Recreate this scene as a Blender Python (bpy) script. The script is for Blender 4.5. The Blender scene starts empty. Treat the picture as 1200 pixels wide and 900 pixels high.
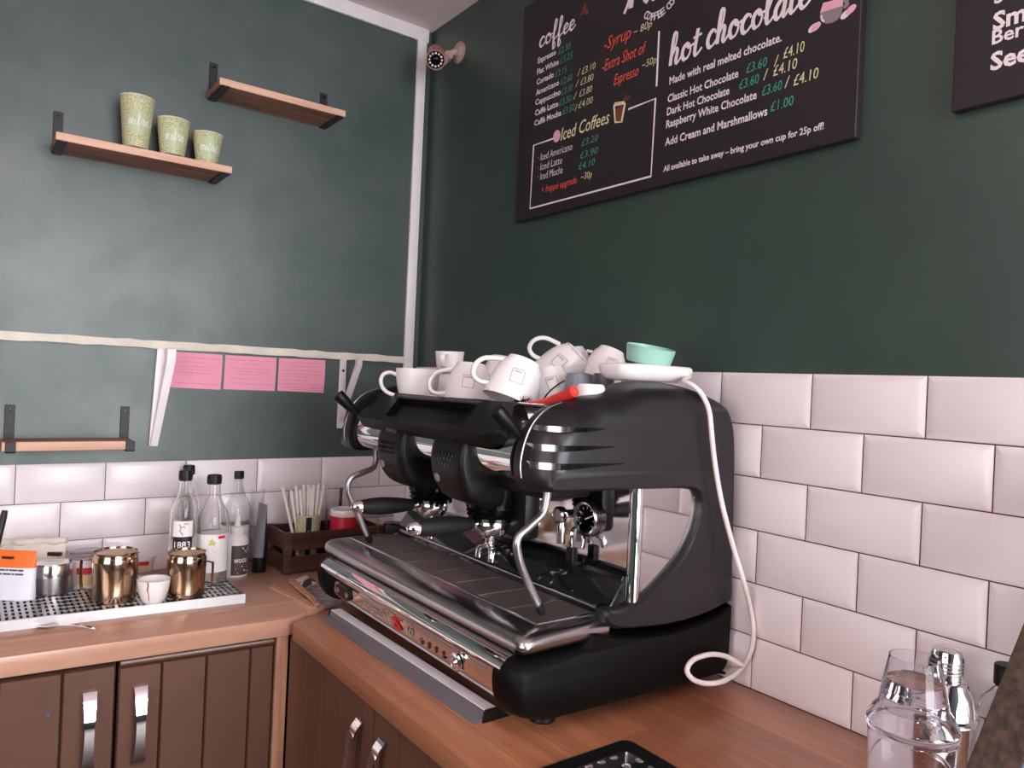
import bpy, bmesh, math, random
from mathutils import Vector, Matrix
from mathutils.geometry import tessellate_polygon

scene = bpy.context.scene
COL = scene.collection

# ------------------------------------------------------------------ camera
YAW, PITCH, ROLL = 0.938, -0.0011, 0.0445
CAM = Vector((-1.2476, -2.2551, 0.5689))
FPX = 874.33
_f = Vector((math.cos(PITCH)*math.cos(YAW), math.cos(PITCH)*math.sin(YAW), math.sin(PITCH)))
_r0 = Vector((math.sin(YAW), -math.cos(YAW), 0)); _u0 = _r0.cross(_f)
CR = math.cos(ROLL)*_r0 + math.sin(ROLL)*_u0
CU = -math.sin(ROLL)*_r0 + math.cos(ROLL)*_u0
CF = _f
cam_data = bpy.data.cameras.new('camera')
cam = bpy.data.objects.new('camera', cam_data); COL.objects.link(cam)
cam_data.sensor_width = 36.0
cam_data.lens = FPX/1200*36.0
cam_data.clip_start = 0.02
M = Matrix((CR, CU, -CF)).transposed().to_4x4(); M.translation = CAM
cam.matrix_world = M
scene.camera = cam

# ------------------------------------------------------------------ light
scene.view_settings.view_transform = 'Standard'
scene.view_settings.look = 'None'
scene.view_settings.exposure = 0.0
scene.view_settings.gamma = 1.0
scene.view_settings.use_curve_mapping = False
world = bpy.data.worlds.new('world'); scene.world = world; world.use_nodes = True
world.node_tree.nodes['Background'].inputs[0].default_value = (0.75, 0.85, 1.0, 1)
world.node_tree.nodes['Background'].inputs[1].default_value = 0.3
WINDOW_STRENGTH = 10.8       # daylight through the shop front behind the camera
SIDE_FILL_STRENGTH = 3.2          # fill from the glowing window added in the side wall
CEILING_FILL_STRENGTH = 8.0          # fill from the added ceiling panels

# ------------------------------------------------------------------ pixel -> point on a plane of the place
def ray(px, py): return CF + CR*((px-600)/FPX) - CU*((py-450)/FPX)
def on(px, py, ax, val):
    d = ray(px, py); return CAM + d*((val-CAM[ax])/d[ax])
def T(px, py, z=0.0): return on(px, py, 2, z)
def LW(px, py, d=0.0): return on(px, py, 1, -d)
def RW(px, py, d=0.0): return on(px, py, 0, -d)
FH = Vector((CF.x, CF.y, 0)).normalized()
def dep(P): return (P-CAM).dot(CF)
def m_per_px(P): return dep(P)/FPX
def height_at(P, px, py):
    d = ray(px, py); t = (P-CAM).dot(FH)/d.dot(FH); return CAM.z + t*d.z
def spot(xl, xr, yb, yt, z0=0.0):
    """centre on the surface z0, radius and height of an upright round thing"""
    xc = (xl+xr)/2
    P = T(xc, yb, z0); r = (xr-xl)/2*m_per_px(P)
    d = ray(xc, yb); d.z = 0; d.normalize()
    P = P + d*r; r = (xr-xl)/2*m_per_px(P)
    P.z = z0
    return P, r, height_at(P, xc, yt)-z0

# ------------------------------------------------------------------ materials
MATS = {}
def rgb(r, g, b):
    f = lambda c: (c/255/12.92) if c/255 <= .04045 else ((c/255+.055)/1.055)**2.4
    return (f(r), f(g), f(b), 1)
def mat(name, col, rough=.5, metal=0, spec=.5, var=0, vscale=8, bump=0, bscale=60, trans=0, ior=1.45, coat=0, emit=None, alpha=1, rvar=0):
    m = bpy.data.materials.new(name); m.use_nodes = True
    nt = m.node_tree; b = nt.nodes['Principled BSDF']
    b.inputs['Base Color'].default_value = col if len(col) == 4 else (*col, 1)
    b.inputs['Roughness'].default_value = rough
    b.inputs['Metallic'].default_value = metal
    b.inputs['Specular IOR Level'].default_value = spec
    b.inputs['Transmission Weight'].default_value = trans
    b.inputs['IOR'].default_value = ior
    b.inputs['Coat Weight'].default_value = coat
    b.inputs['Coat Roughness'].default_value = .1
    b.inputs['Alpha'].default_value = alpha
    tc = nt.nodes.new('ShaderNodeTexCoord')
    if var or rvar:
        n = nt.nodes.new('ShaderNodeTexNoise'); n.inputs['Scale'].default_value = vscale; n.inputs['Detail'].default_value = 6
        nt.links.new(tc.outputs['Object'], n.inputs['Vector'])
        if var:
            rmp = nt.nodes.new('ShaderNodeMapRange'); rmp.inputs[1].default_value = .3; rmp.inputs[2].default_value = .7
            rmp.inputs[3].default_value = 1-var; rmp.inputs[4].default_value = 1+var
            nt.links.new(n.outputs['Fac'], rmp.inputs[0])
            mx = nt.nodes.new('ShaderNodeVectorMath'); mx.operation = 'SCALE'
            mx.inputs[0].default_value = b.inputs['Base Color'].default_value[:3]
            nt.links.new(rmp.outputs[0], mx.inputs['Scale']); nt.links.new(mx.outputs[0], b.inputs['Base Color'])
        if rvar:
            r2 = nt.nodes.new('ShaderNodeMapRange'); r2.inputs[1].default_value = .3; r2.inputs[2].default_value = .7
            r2.inputs[3].default_value = max(0, rough-rvar); r2.inputs[4].default_value = rough+rvar
            nt.links.new(n.outputs['Fac'], r2.inputs[0]); nt.links.new(r2.outputs[0], b.inputs['Roughness'])
    if bump:
        n2 = nt.nodes.new('ShaderNodeTexNoise'); n2.inputs['Scale'].default_value = bscale; n2.inputs['Detail'].default_value = 5
        nt.links.new(tc.outputs['Object'], n2.inputs['Vector'])
        bp = nt.nodes.new('ShaderNodeBump'); bp.inputs['Strength'].default_value = bump; bp.inputs['Distance'].default_value = .01
        nt.links.new(n2.outputs['Fac'], bp.inputs['Height']); nt.links.new(bp.outputs['Normal'], b.inputs['Normal'])
    if emit:
        b.inputs['Emission Color'].default_value = (*emit[:3], 1); b.inputs['Emission Strength'].default_value = emit[3]
    MATS[name] = m
    return m

def wood_mat(name, c1, c2, axis='y', staves=0, rough=.35, coat=.3, grain=1.0):
    m = bpy.data.materials.new(name); m.use_nodes = True; nt = m.node_tree; b = nt.nodes['Principled BSDF']
    tc = nt.nodes.new('ShaderNodeTexCoord'); mp = nt.nodes.new('ShaderNodeMapping')
    nt.links.new(tc.outputs['Object'], mp.inputs['Vector'])
    sc = {'x': (1.5, 22, 22), 'y': (22, 1.5, 22), 'z': (22, 22, 1.5)}[axis]
    mp.inputs['Scale'].default_value = tuple(s*grain for s in sc)
    n = nt.nodes.new('ShaderNodeTexNoise'); n.inputs['Scale'].default_value = 2.2; n.inputs['Detail'].default_value = 7; n.inputs['Roughness'].default_value = .6
    nt.links.new(mp.outputs[0], n.inputs['Vector'])
    cr = nt.nodes.new('ShaderNodeValToRGB'); cr.color_ramp.elements[0].position = .35; cr.color_ramp.elements[1].position = .68
    cr.color_ramp.elements[0].color = c1; cr.color_ramp.elements[1].color = c2
    nt.links.new(n.outputs['Fac'], cr.inputs[0])
    out = cr.outputs[0]
    if staves:
        mp2 = nt.nodes.new('ShaderNodeMapping'); nt.links.new(tc.outputs['Object'], mp2.inputs['Vector'])
        if axis == 'y': mp2.inputs['Rotation'].default_value = (0, 0, math.pi/2)
        br = nt.nodes.new('ShaderNodeTexBrick'); br.inputs['Scale'].default_value = 1
        br.inputs['Brick Width'].default_value = .62; br.inputs['Row Height'].default_value = staves
        br.inputs['Mortar Size'].default_value = .0007; br.inputs['Mortar'].default_value = (.55, .5, .45, 1)
        br.inputs['Color1'].default_value = (.78, .74, .72, 1); br.inputs['Color2'].default_value = (1.14, 1.12, 1.1, 1)
        nt.links.new(mp2.outputs[0], br.inputs['Vector'])
        mx = nt.nodes.new('ShaderNodeMix'); mx.data_type = 'RGBA'; mx.blend_type = 'MULTIPLY'; mx.inputs[0].default_value = 1
        nt.links.new(out, mx.inputs[6]); nt.links.new(br.outputs['Color'], mx.inputs[7]); out = mx.outputs[2]
    nt.links.new(out, b.inputs['Base Color'])
    b.inputs['Roughness'].default_value = rough; b.inputs['Coat Weight'].default_value = coat; b.inputs['Coat Roughness'].default_value = .18
    bp = nt.nodes.new('ShaderNodeBump'); bp.inputs['Strength'].default_value = .12; bp.inputs['Distance'].default_value = .004
    nt.links.new(n.outputs['Fac'], bp.inputs['Height']); nt.links.new(bp.outputs[0], b.inputs['Normal'])
    MATS[name] = m; return m

def paint_wall_mat(name, col, chalk):
    """satin green paint with chalky scuffs of its own"""
    m = bpy.data.materials.new(name); m.use_nodes = True; nt = m.node_tree; b = nt.nodes['Principled BSDF']
    tc = nt.nodes.new('ShaderNodeTexCoord')
    n = nt.nodes.new('ShaderNodeTexNoise'); n.inputs['Scale'].default_value = 3.0; n.inputs['Detail'].default_value = 9; n.inputs['Roughness'].default_value = .62
    nt.links.new(tc.outputs['Object'], n.inputs['Vector'])
    cr = nt.nodes.new('ShaderNodeValToRGB'); cr.color_ramp.elements[0].position = .38; cr.color_ramp.elements[1].position = .78
    cr.color_ramp.elements[0].color = col; cr.color_ramp.elements[1].color = chalk
    nt.links.new(n.outputs['Fac'], cr.inputs[0]); nt.links.new(cr.outputs[0], b.inputs['Base Color'])
    mr = nt.nodes.new('ShaderNodeMapRange'); mr.inputs[1].default_value = .3; mr.inputs[2].default_value = .75; mr.inputs[3].default_value = .46; mr.inputs[4].default_value = .34
    b.inputs['Specular IOR Level'].default_value = .75
    nt.links.new(n.outputs['Fac'], mr.inputs[0]); nt.links.new(mr.outputs[0], b.inputs['Roughness'])
    n2 = nt.nodes.new('ShaderNodeTexNoise'); n2.inputs['Scale'].default_value = 45; n2.inputs['Detail'].default_value = 6
    nt.links.new(tc.outputs['Object'], n2.inputs['Vector'])
    bp = nt.nodes.new('ShaderNodeBump'); bp.inputs['Strength'].default_value = .06; bp.inputs['Distance'].default_value = .005
    nt.links.new(n2.outputs['Fac'], bp.inputs['Height']); nt.links.new(bp.outputs[0], b.inputs['Normal'])
    MATS[name] = m; return m

def tile_mat(name, grout):
    m = mat(name, rgb(234, 225, 227), .24, var=.03, vscale=3, bump=.03, bscale=9)
    return m

paint_wall_mat('green_paint', (.022, .046, .034, 1), (.045, .070, .055, 1))
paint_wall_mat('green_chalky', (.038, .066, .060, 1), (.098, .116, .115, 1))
tile_mat('white_tile', None)
mat('grout_dark', rgb(96, 60, 62), .8, var=.2)
mat('grout_grey', rgb(120, 112, 116), .8, var=.2)
mat('ceiling_paint', rgb(236, 214, 217), .8, var=.03)
mat('white_gloss', rgb(236, 228, 230), .3, var=.04, vscale=12, bump=.1, bscale=40)
mat('cream_flaky', rgb(226, 218, 204), .6, var=.12, vscale=14, bump=.4, bscale=50)
mat('floor_vinyl', rgb(80, 66, 58), .5, var=.2)
mat('far_wall', (.05, .085, .07, 1), .6, var=.1)
wood_mat('worktop_right', rgb(154, 98, 68), rgb(180, 122, 90), 'y', .085, rough=.32, coat=.35)
wood_mat('worktop_left', rgb(192, 146, 124), rgb(206, 160, 138), 'x', .14, rough=.3, coat=.4)
wood_mat('pale_wood', rgb(186, 134, 104), rgb(214, 164, 132), 'x', 0, rough=.5, coat=0)
wood_mat('pale_post', rgb(150, 100, 76), rgb(196, 144, 116), 'z', 0, rough=.5, coat=0)
wood_mat('shelf_wood', rgb(120, 76, 58), rgb(182, 128, 104), 'x', 0, rough=.55, coat=0)
wood_mat('shelf_edge', rgb(200, 150, 124), rgb(226, 184, 160), 'x', 0, rough=.55, coat=0)
wood_mat('crate_wood', rgb(48, 24, 18), rgb(92, 52, 40), 'x', 0, rough=.55, coat=.1)
wood_mat('board_wood', rgb(40, 30, 24), rgb(86, 66, 52), 'z', 0, rough=.5, coat=.15, grain=2)
mat('cabinet_brown', rgb(98, 66, 54), .38, var=.08, vscale=5, coat=.15)
mat('cabinet_inside', rgb(40, 26, 22), .7)
mat('chrome', (.86, .85, .86, 1), .04, 1)
mat('chrome_soft', (.64, .62, .63, 1), .18, 1, rvar=.04, vscale=20)
mat('steel', (.46, .445, .45, 1), .32, 1)
mat('tray_steel', (.50, .48, .49, 1), .42, .85)
mat('brushed', (.50, .47, .47, 1), .24, 1)
mat('steel_mirror', (.66, .63, .63, 1), .06, 1)
mat('brass', (.62, .455, .315, 1), .16, 1, rvar=.05, vscale=12, var=.12)
mat('brass_milky', rgb(206, 186, 160), .4, .3, var=.2, vscale=40)
mat('aluminium', (.76, .75, .76, 1), .32, .9)
mat('aluminium_dark', rgb(116, 113, 119), .4, .25)
mat('pale_diffuser', rgb(242, 238, 242), .4)
mat('black_panel', rgb(26, 24, 29), .38, spec=.5, coat=.1)
mat('black_base', rgb(8, 7, 7), .5, spec=.18, var=.1, vscale=30)
mat('black_plastic', rgb(15, 14, 15), .40, spec=.35)
mat('black_gloss', rgb(8, 8, 9), .1, spec=.35)
mat('black_screen', rgb(7, 8, 8), .32, spec=.12)
mat('black_metal', rgb(38, 36, 40), .45, .2)
mat('black_rubber', rgb(20, 20, 22), .6, spec=.4)
mat('dark_glass', rgb(22, 24, 26), .05, spec=.6)
mat('grid_dark', rgb(84, 76, 76), .4, .6)
mat('white_ceramic', rgb(240, 234, 234), .12, spec=.5)
mat('white_plastic', rgb(238, 228, 228), .3)
mat('white_cable', rgb(236, 222, 220), .4)
mat('grey_ceramic', rgb(122, 126, 138), .3)
mat('dark_grey_ceramic', rgb(96, 96, 104), .3)
mat('mint', rgb(150, 200, 184), .3)
mat('red_plastic', rgb(214, 58, 52), .35)
mat('ink', rgb(60, 58, 64), .7)
mat('pink_card', rgb(244, 164, 186), .8, var=.03)
mat('pencil', rgb(206, 120, 148), .8)
mat('board_black', rgb(38, 32, 36), .42, var=.08, vscale=4)
mat('chalk_white', rgb(236, 222, 226), .7)
mat('chalk_teal', rgb(70, 160, 140), .7)
mat('chalk_red', rgb(232, 92, 76), .7)
mat('chalk_cream', rgb(226, 220, 170), .7)
mat('chalk_pink', rgb(232, 170, 186), .7)
mat('chalk_brown', rgb(120, 62, 52), .7)
mat('chalk_grey', rgb(140, 126, 134), .7)
mat('silver_print', rgb(206, 200, 196), .3, .6)
mat('red_print', rgb(214, 36, 46), .4)
mat('glass', (1, 1, 1, 1), .0, trans=1, ior=1.3)
mat('glass_ribbed', (.98, .98, .98, 1), .03, trans=1, ior=1.3)
mat('acrylic', (.93, .92, .96, 1), .04, trans=1, ior=1.25)
mat('clear_film', (.95, .96, .98, 1), .12, trans=.9, ior=1.12, bump=.6, bscale=40)
mat('syrup', rgb(236, 226, 214), .1, trans=.9, ior=1.33)
mat('label_white', rgb(240, 234, 232), .5)
mat('label_black', rgb(26, 26, 40), .4)
mat('tube_grey', rgb(120, 116, 122), .3)
mat('label_brown', rgb(84, 66, 68), .5)
mat('lime', rgb(196, 206, 120), .5)
mat('orange', rgb(238, 112, 40), .4)
mat('pouch_white', rgb(226, 228, 238), .35, var=.03, vscale=20)
mat('pouch_cream', rgb(226, 216, 206), .45, var=.05, vscale=18)
mat('red_tin', rgb(196, 36, 62), .35, var=.06, vscale=14)
mat('yellow_tan', rgb(206, 180, 130), .5)
mat('coffee_stain', rgb(150, 104, 88), .5)
mat('brown_band', rgb(58, 34, 34), .35)
mat('straw_white', rgb(236, 228, 224), .6)
mat('bristle', rgb(24, 22, 24), .9)
mat('rust_pink', rgb(168, 116, 110), .45, var=.15, vscale=30)
mat('cctv_mount', rgb(176, 148, 140), .45, var=.3, vscale=60)
mat('led_dot', rgb(220, 214, 214), .3)
mat('blue_card', rgb(104, 124, 156), .5)
mat('blue_dot', rgb(66, 96, 160), .5)
mat('window_light', (1, 1, 1, 1), .5, emit=(.93, .97, 1.0, WINDOW_STRENGTH))
mat('window_light_side', (1, 1, 1, 1), .5, emit=(1.0, .89, .88, SIDE_FILL_STRENGTH))
mat('lamp_light', (1, 1, 1, 1), .5, emit=(1.0, .79, .78, CEILING_FILL_STRENGTH))
# leafy paper for the take-away cups
def leafy(name, base, dot):
    m = mat(name, base, .45); nt = m.node_tree; b = nt.nodes['Principled BSDF']
    tc = nt.nodes.new('ShaderNodeTexCoord'); v = nt.nodes.new('ShaderNodeTexNoise'); v.inputs['Scale'].default_value = 330; v.inputs['Detail'].default_value = 2
    nt.links.new(tc.outputs['Object'], v.inputs['Vector'])
    cr = nt.nodes.new('ShaderNodeValToRGB'); cr.color_ramp.elements[0].position = .5; cr.color_ramp.elements[1].position = .56
    cr.color_ramp.elements[0].color = base; cr.color_ramp.elements[1].color = dot
    nt.links.new(v.outputs['Fac'], cr.inputs[0]); nt.links.new(cr.outputs[0], b.inputs['Base Color'])
leafy('paper_leafy', rgb(206, 204, 166), rgb(158, 158, 108))
leafy('paper_patch', rgb(186, 202, 158), rgb(178, 194, 148))
mat('paper_rim', rgb(226, 206, 190), .6)
# perforated drip grid
def perforated(name):
    m = mat(name, rgb(96, 86, 86), .4, .7); nt = m.node_tree; b = nt.nodes['Principled BSDF']
    tc = nt.nodes.new('ShaderNodeTexCoord'); v = nt.nodes.new('ShaderNodeTexVoronoi'); v.inputs['Scale'].default_value = 260; v.inputs['Randomness'].default_value = 0
    nt.links.new(tc.outputs['Object'], v.inputs['Vector'])
    cr = nt.nodes.new('ShaderNodeValToRGB'); cr.color_ramp.elements[0].position = .3; cr.color_ramp.elements[1].position = .42
    cr.color_ramp.elements[0].color = rgb(60, 52, 52); cr.color_ramp.elements[1].color = rgb(168, 154, 152)
    nt.links.new(v.outputs['Distance'], cr.inputs[0]); nt.links.new(cr.outputs[0], b.inputs['Base Color'])
perforated('perforated')

# ------------------------------------------------------------------ helpers
def obj(name, bm, m, parent=None, smooth=35, origin=None, local=False):
    """bmesh (world coordinates unless local) -> one linked mesh object under parent"""
    if origin is None:
        origin = Vector(parent['o']) if (parent is not None and 'o' in parent and not local) else Vector((0, 0, 0))
    if origin.length: bmesh.ops.translate(bm, verts=bm.verts, vec=-origin)
    bmesh.ops.recalc_face_normals(bm, faces=bm.faces)
    me = bpy.data.meshes.new(name); bm.to_mesh(me); bm.free()
    for p in me.polygons: p.use_smooth = True
    if smooth is not None:
        me.set_sharp_from_angle(angle=math.radians(smooth))
    ms = m if isinstance(m, (list, tuple)) else [m]
    for k in ms: me.materials.append(MATS[k])
    o = bpy.data.objects.new(name, me); COL.objects.link(o)
    if parent is not None: o.parent = parent
    return o
def thing(name, label, cat, loc=(0, 0, 0), group=None, mw=None):
    o = bpy.data.objects.new(name, None); COL.objects.link(o); o.empty_display_size = .02
    if mw is not None: o.matrix_world = mw
    else: o.location = loc
    o['label'] = label; o['category'] = cat
    if group: o['group'] = group
    return o
def wthing(name, label, cat, loc, group=None):
    """thing whose parts are given in world coordinates"""
    o = thing(name, label, cat, loc, group); o['o'] = tuple(loc); return o
def tag(o, label, cat, group=None, kind=None):
    o['label'] = label; o['category'] = cat
    if group: o['group'] = group
    if kind: o['kind'] = kind
    return o
def solo(name, bm, m, label, cat, loc=(0, 0, 0), group=None, smooth=35):
    """a thing that is one mesh, built in world coordinates with its origin at loc"""
    o = obj(name, bm, m, None, smooth, origin=Vector(loc)); o.location = loc
    return tag(o, label, cat, group)
def struct(name, bm, m, parent=None, smooth=30):
    o = obj(name, bm, m, parent, smooth)
    o['kind'] = 'structure'
    return o
def sub(parent, name, bm, m, smooth=35, label=None):
    """sub-part: the part's mesh already sits at its thing's origin"""
    root = parent.parent
    org = Vector(root['o']) if root is not None and 'o' in root else Vector((0, 0, 0))
    o = obj(name, bm, m, parent, smooth, origin=org)
    if label: o['label'] = label
    return o

def BM(): return bmesh.new()
def box(bm, lo, hi, bev=0, seg=2, mtx=None):
    lo = Vector(lo); hi = Vector(hi)
    c = (lo+hi)/2; s = hi-lo
    r = bmesh.ops.create_cube(bm, size=1); vs = r['verts']
    bmesh.ops.scale(bm, vec=s, verts=vs); bmesh.ops.translate(bm, vec=c, verts=vs)
    if bev:
        es = list({e for v in vs for e in v.link_edges})
        rb = bmesh.ops.bevel(bm, geom=es, offset=bev, segments=seg, affect='EDGES', profile=.5)
        vs = list({v for f in rb['faces'] for v in f.verts} | {v for v in vs if v.is_valid})
    if mtx is not None: bmesh.ops.transform(bm, matrix=mtx, verts=[v for v in vs if v.is_valid])
    return bm
def lathe(bm, prof, seg=40, mtx=None, close=False):
    rings = []
    for (r, z) in prof:
        if r < 1e-6: rings.append([bm.verts.new((0, 0, z))])
        else: rings.append([bm.verts.new((r*math.cos(2*math.pi*i/seg), r*math.sin(2*math.pi*i/seg), z)) for i in range(seg)])
    for a, b in zip(rings, rings[1:]):
        for i in range(seg):
            j = (i+1) % seg
            if len(a) == 1 and len(b) == 1: continue
            if len(a) == 1: bm.faces.new((a[0], b[i], b[j]))
            elif len(b) == 1: bm.faces.new((a[i], a[j], b[0]))
            else: bm.faces.new((a[i], a[j], b[j], b[i]))
    if mtx is not None: bmesh.ops.transform(bm, matrix=mtx, verts=[v for r in rings for v in r])
    return bm
def loft(bm, rings, cap=True, closed=True):
    R = [[bm.verts.new(p) for p in r] for r in rings]; n = len(R[0])
    for a, b in zip(R, R[1:]):
        for i in range(n if closed else n-1):
            j = (i+1) % n; bm.faces.new((a[i], a[j], b[j], b[i]))
    if cap and closed:
        bm.faces.new(list(reversed(R[0]))); bm.faces.new(R[-1])
    return bm
def catmull(pts, n=6, closed=False):
    P = [Vector(p) for p in pts]; out = []; N = len(P)
    rng = range(N) if closed else range(N-1)
    for i in rng:
        if closed: a, b, c, d = P[(i-1) % N], P[i], P[(i+1) % N], P[(i+2) % N]
        else: a, b, c, d = P[max(i-1, 0)], P[i], P[i+1], P[min(i+2, N-1)]
        for k in range(n):
            t = k/n
            out.append(.5*((2*b)+(c-a)*t+(2*a-5*b+4*c-d)*t*t+(3*b-a-3*c+d)*t**3))
    if not closed: out.append(P[-1])
    return out
def tube(bm, pts, r, seg=12, caps=True, closed=False):
    P = [Vector(p) for p in pts]; n = len(P)
    rad = r if isinstance(r, (list, tuple)) else [r]*n
    tans = []
    for i in range(n):
        if closed: t = P[(i+1) % n]-P[(i-1) % n]
        else: t = P[min(i+1, n-1)]-P[max(i-1, 0)]
        tans.append(t.normalized())
    up = Vector((0, 0, 1)) if abs(tans[0].z) < .9 else Vector((1, 0, 0))
    nrm = tans[0].cross(up).normalized(); rings = []
    for i in range(n):
        nrm = (nrm-tans[i]*nrm.dot(tans[i])).normalized(); bn = tans[i].cross(nrm)
        rings.append([P[i]+(nrm*math.cos(2*math.pi*k/seg)+bn*math.sin(2*math.pi*k/seg))*rad[i] for k in range(seg)])
    if closed: rings.append(rings[0])
    loft(bm, rings, cap=caps and not closed)
    if closed: bmesh.ops.remove_doubles(bm, verts=bm.verts, dist=1e-6)
    return bm
def ribbon(bm, pts, w, th=.0006, mp=None, closed=False, rise=3e-6):
    """flat stroke of width w along 2-D points, given thickness, mapped to 3-D by mp(x, y, h)"""
    P = [Vector((p[0], p[1])) for p in pts]; n = len(P)
    ws = w if isinstance(w, (list, tuple)) else [w]*n
    L, R = [], []
    for i in range(n):
        t = (P[(i+1) % n]-P[i-1]) if closed else (P[min(i+1, n-1)]-P[max(i-1, 0)])
        t = t.normalized() if t.length > 1e-9 else Vector((1, 0)); nn = Vector((-t.y, t.x))
        L.append(P[i]+nn*ws[i]/2); R.append(P[i]-nn*ws[i]/2)
    rings = [[mp(L[i].x, L[i].y, th+i*rise), mp(R[i].x, R[i].y, th+i*rise), mp(R[i].x, R[i].y, 0), mp(L[i].x, L[i].y, 0)] for i in range(n)]
    if closed: rings.append(rings[0])
    loft(bm, rings, cap=not closed)
    return bm
def prism(bm, poly, axis, a, b, bev=0, seg=2):
    """polygon in the plane across axis ('x': (y,z), 'y': (x,z), 'z': (x,y)), from a to b"""
    def P(p, t): return {'x': (t, p[0], p[1]), 'y': (p[0], t, p[1]), 'z': (p[0], p[1], t)}[axis]
    A = [bm.verts.new(P(p, a)) for p in poly]; B = [bm.verts.new(P(p, b)) for p in poly]
    n = len(poly); fs = [bm.faces.new(A), bm.faces.new(list(reversed(B)))]
    for i in range(n): fs.append(bm.faces.new((A[i], B[i], B[(i+1) % n], A[(i+1) % n])))
    if bev:
        bmesh.ops.recalc_face_normals(bm, faces=fs)
        es = list({e for f in fs[:2] for e in f.edges})
        bmesh.ops.bevel(bm, geom=es, offset=bev, segments=seg, affect='EDGES', profile=.5)
    return bm
def inset2(poly, d):
    n = len(poly); P = [Vector((p[0], p[1])) for p in poly]
    area = sum(P[i].x*P[(i+1) % n].y-P[(i+1) % n].x*P[i].y for i in range(n)); s = 1 if area > 0 else -1
    out = []
    for i in range(n):
        e1 = (P[i]-P[i-1]).normalized(); e2 = (P[(i+1) % n]-P[i]).normalized()
        n1 = Vector((-e1.y, e1.x))*s; n2 = Vector((-e2.y, e2.x))*s
        v = n1+n2; L = v.length
        v = v/L if L > 1e-6 else n1
        k = min(1/max(.35, v.dot(n1)), 1.6)
        out.append(P[i]+v*d*k)
    return out
def bulge(bm, poly, rings, sgn=1, yc=0, wts=None, ylim=None):
    """outline in (x, z) swept through (y, inset) rings, capped; wts scales the inset point by point"""
    rr = []
    P0 = [Vector((p[0], p[1])) for p in poly]; N1 = [b-a for a, b in zip(P0, inset2(poly, 1e-3))]
    N1 = [v/1e-3 for v in N1]; wts = wts or [1]*len(poly)
    for (y, d) in rings:
        q = [p+n*d*w for p, n, w in zip(P0, N1, wts)]
        Y = y if sgn == 1 else 2*yc-y
        ys_ = [min(y, ylim(p.x, p.y)) if ylim else y for p in P0]
        rr.append([Vector((p.x, yy if sgn == 1 else 2*yc-yy, p.y)) for p, yy in zip(q, ys_)])
    n = len(poly)
    R = [[bm.verts.new(p) for p in r] for r in rr]
    for a, b in zip(R, R[1:]):
        for i in range(n): bm.faces.new((a[i], a[(i+1) % n], b[(i+1) % n], b[i]))
    for ring, pts in ((R[0], rr[0]), (R[-1], rr[-1])):
        for tri in tessellate_polygon([[Vector((p.x, p.z, 0)) for p in pts]]):
            try: bm.faces.new([ring[i] for i in tri])
            except ValueError: pass
    return bm
def lookmat(P, zaxis, xaxis):
    z = Vector(zaxis).normalized(); x = Vector(xaxis); x = (x-z*x.dot(z)).normalized(); y = z.cross(x)
    m = Matrix((x, y, z)).transposed().to_4x4(); m.translation = P; return m

_dg = bpy.context.evaluated_depsgraph_get
def text_geo(body, size=1.0, shear=0, offset=0, space=1.0):
    cu = bpy.data.curves.new('lettering', 'FONT'); cu.body = body; cu.size = size; cu.shear = shear; cu.offset = offset
    cu.space_character = space; cu.resolution_u = 2
    o = bpy.data.objects.new('lettering', cu); COL.objects.link(o)
    bpy.context.view_layer.update()
    me = bpy.data.meshes.new_from_object(o.evaluated_get(_dg()))
    vs = [(v.co.x, v.co.y) for v in me.vertices]; fs = [tuple(p.vertices) for p in me.polygons]
    bpy.data.objects.remove(o); bpy.data.curves.remove(cu); bpy.data.meshes.remove(me)
    return vs, fs
def put_text(bm, body, mp, x0, y0, width=None, cap=None, shear=0, offset=0, space=1.0, h=.0008):
    """flat text on a surface: fitted to width and capital height, mapped by mp(x, y, h)"""
    vs, fs = text_geo(body, 1.0, shear, offset, space)
    if not vs: return
    xs = [v[0] for v in vs]; w0 = max(xs)-min(xs); mn = min(xs)
    sy = cap/.70 if cap else width/w0
    sx = width/w0 if width else sy
    V = [bm.verts.new(mp(x0+(v[0]-mn)*sx, y0+v[1]*sy, h)) for v in vs]
    for f in fs:
        try: bm.faces.new([V[i] for i in f])
        except ValueError: pass
SEQ = [0]
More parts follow.
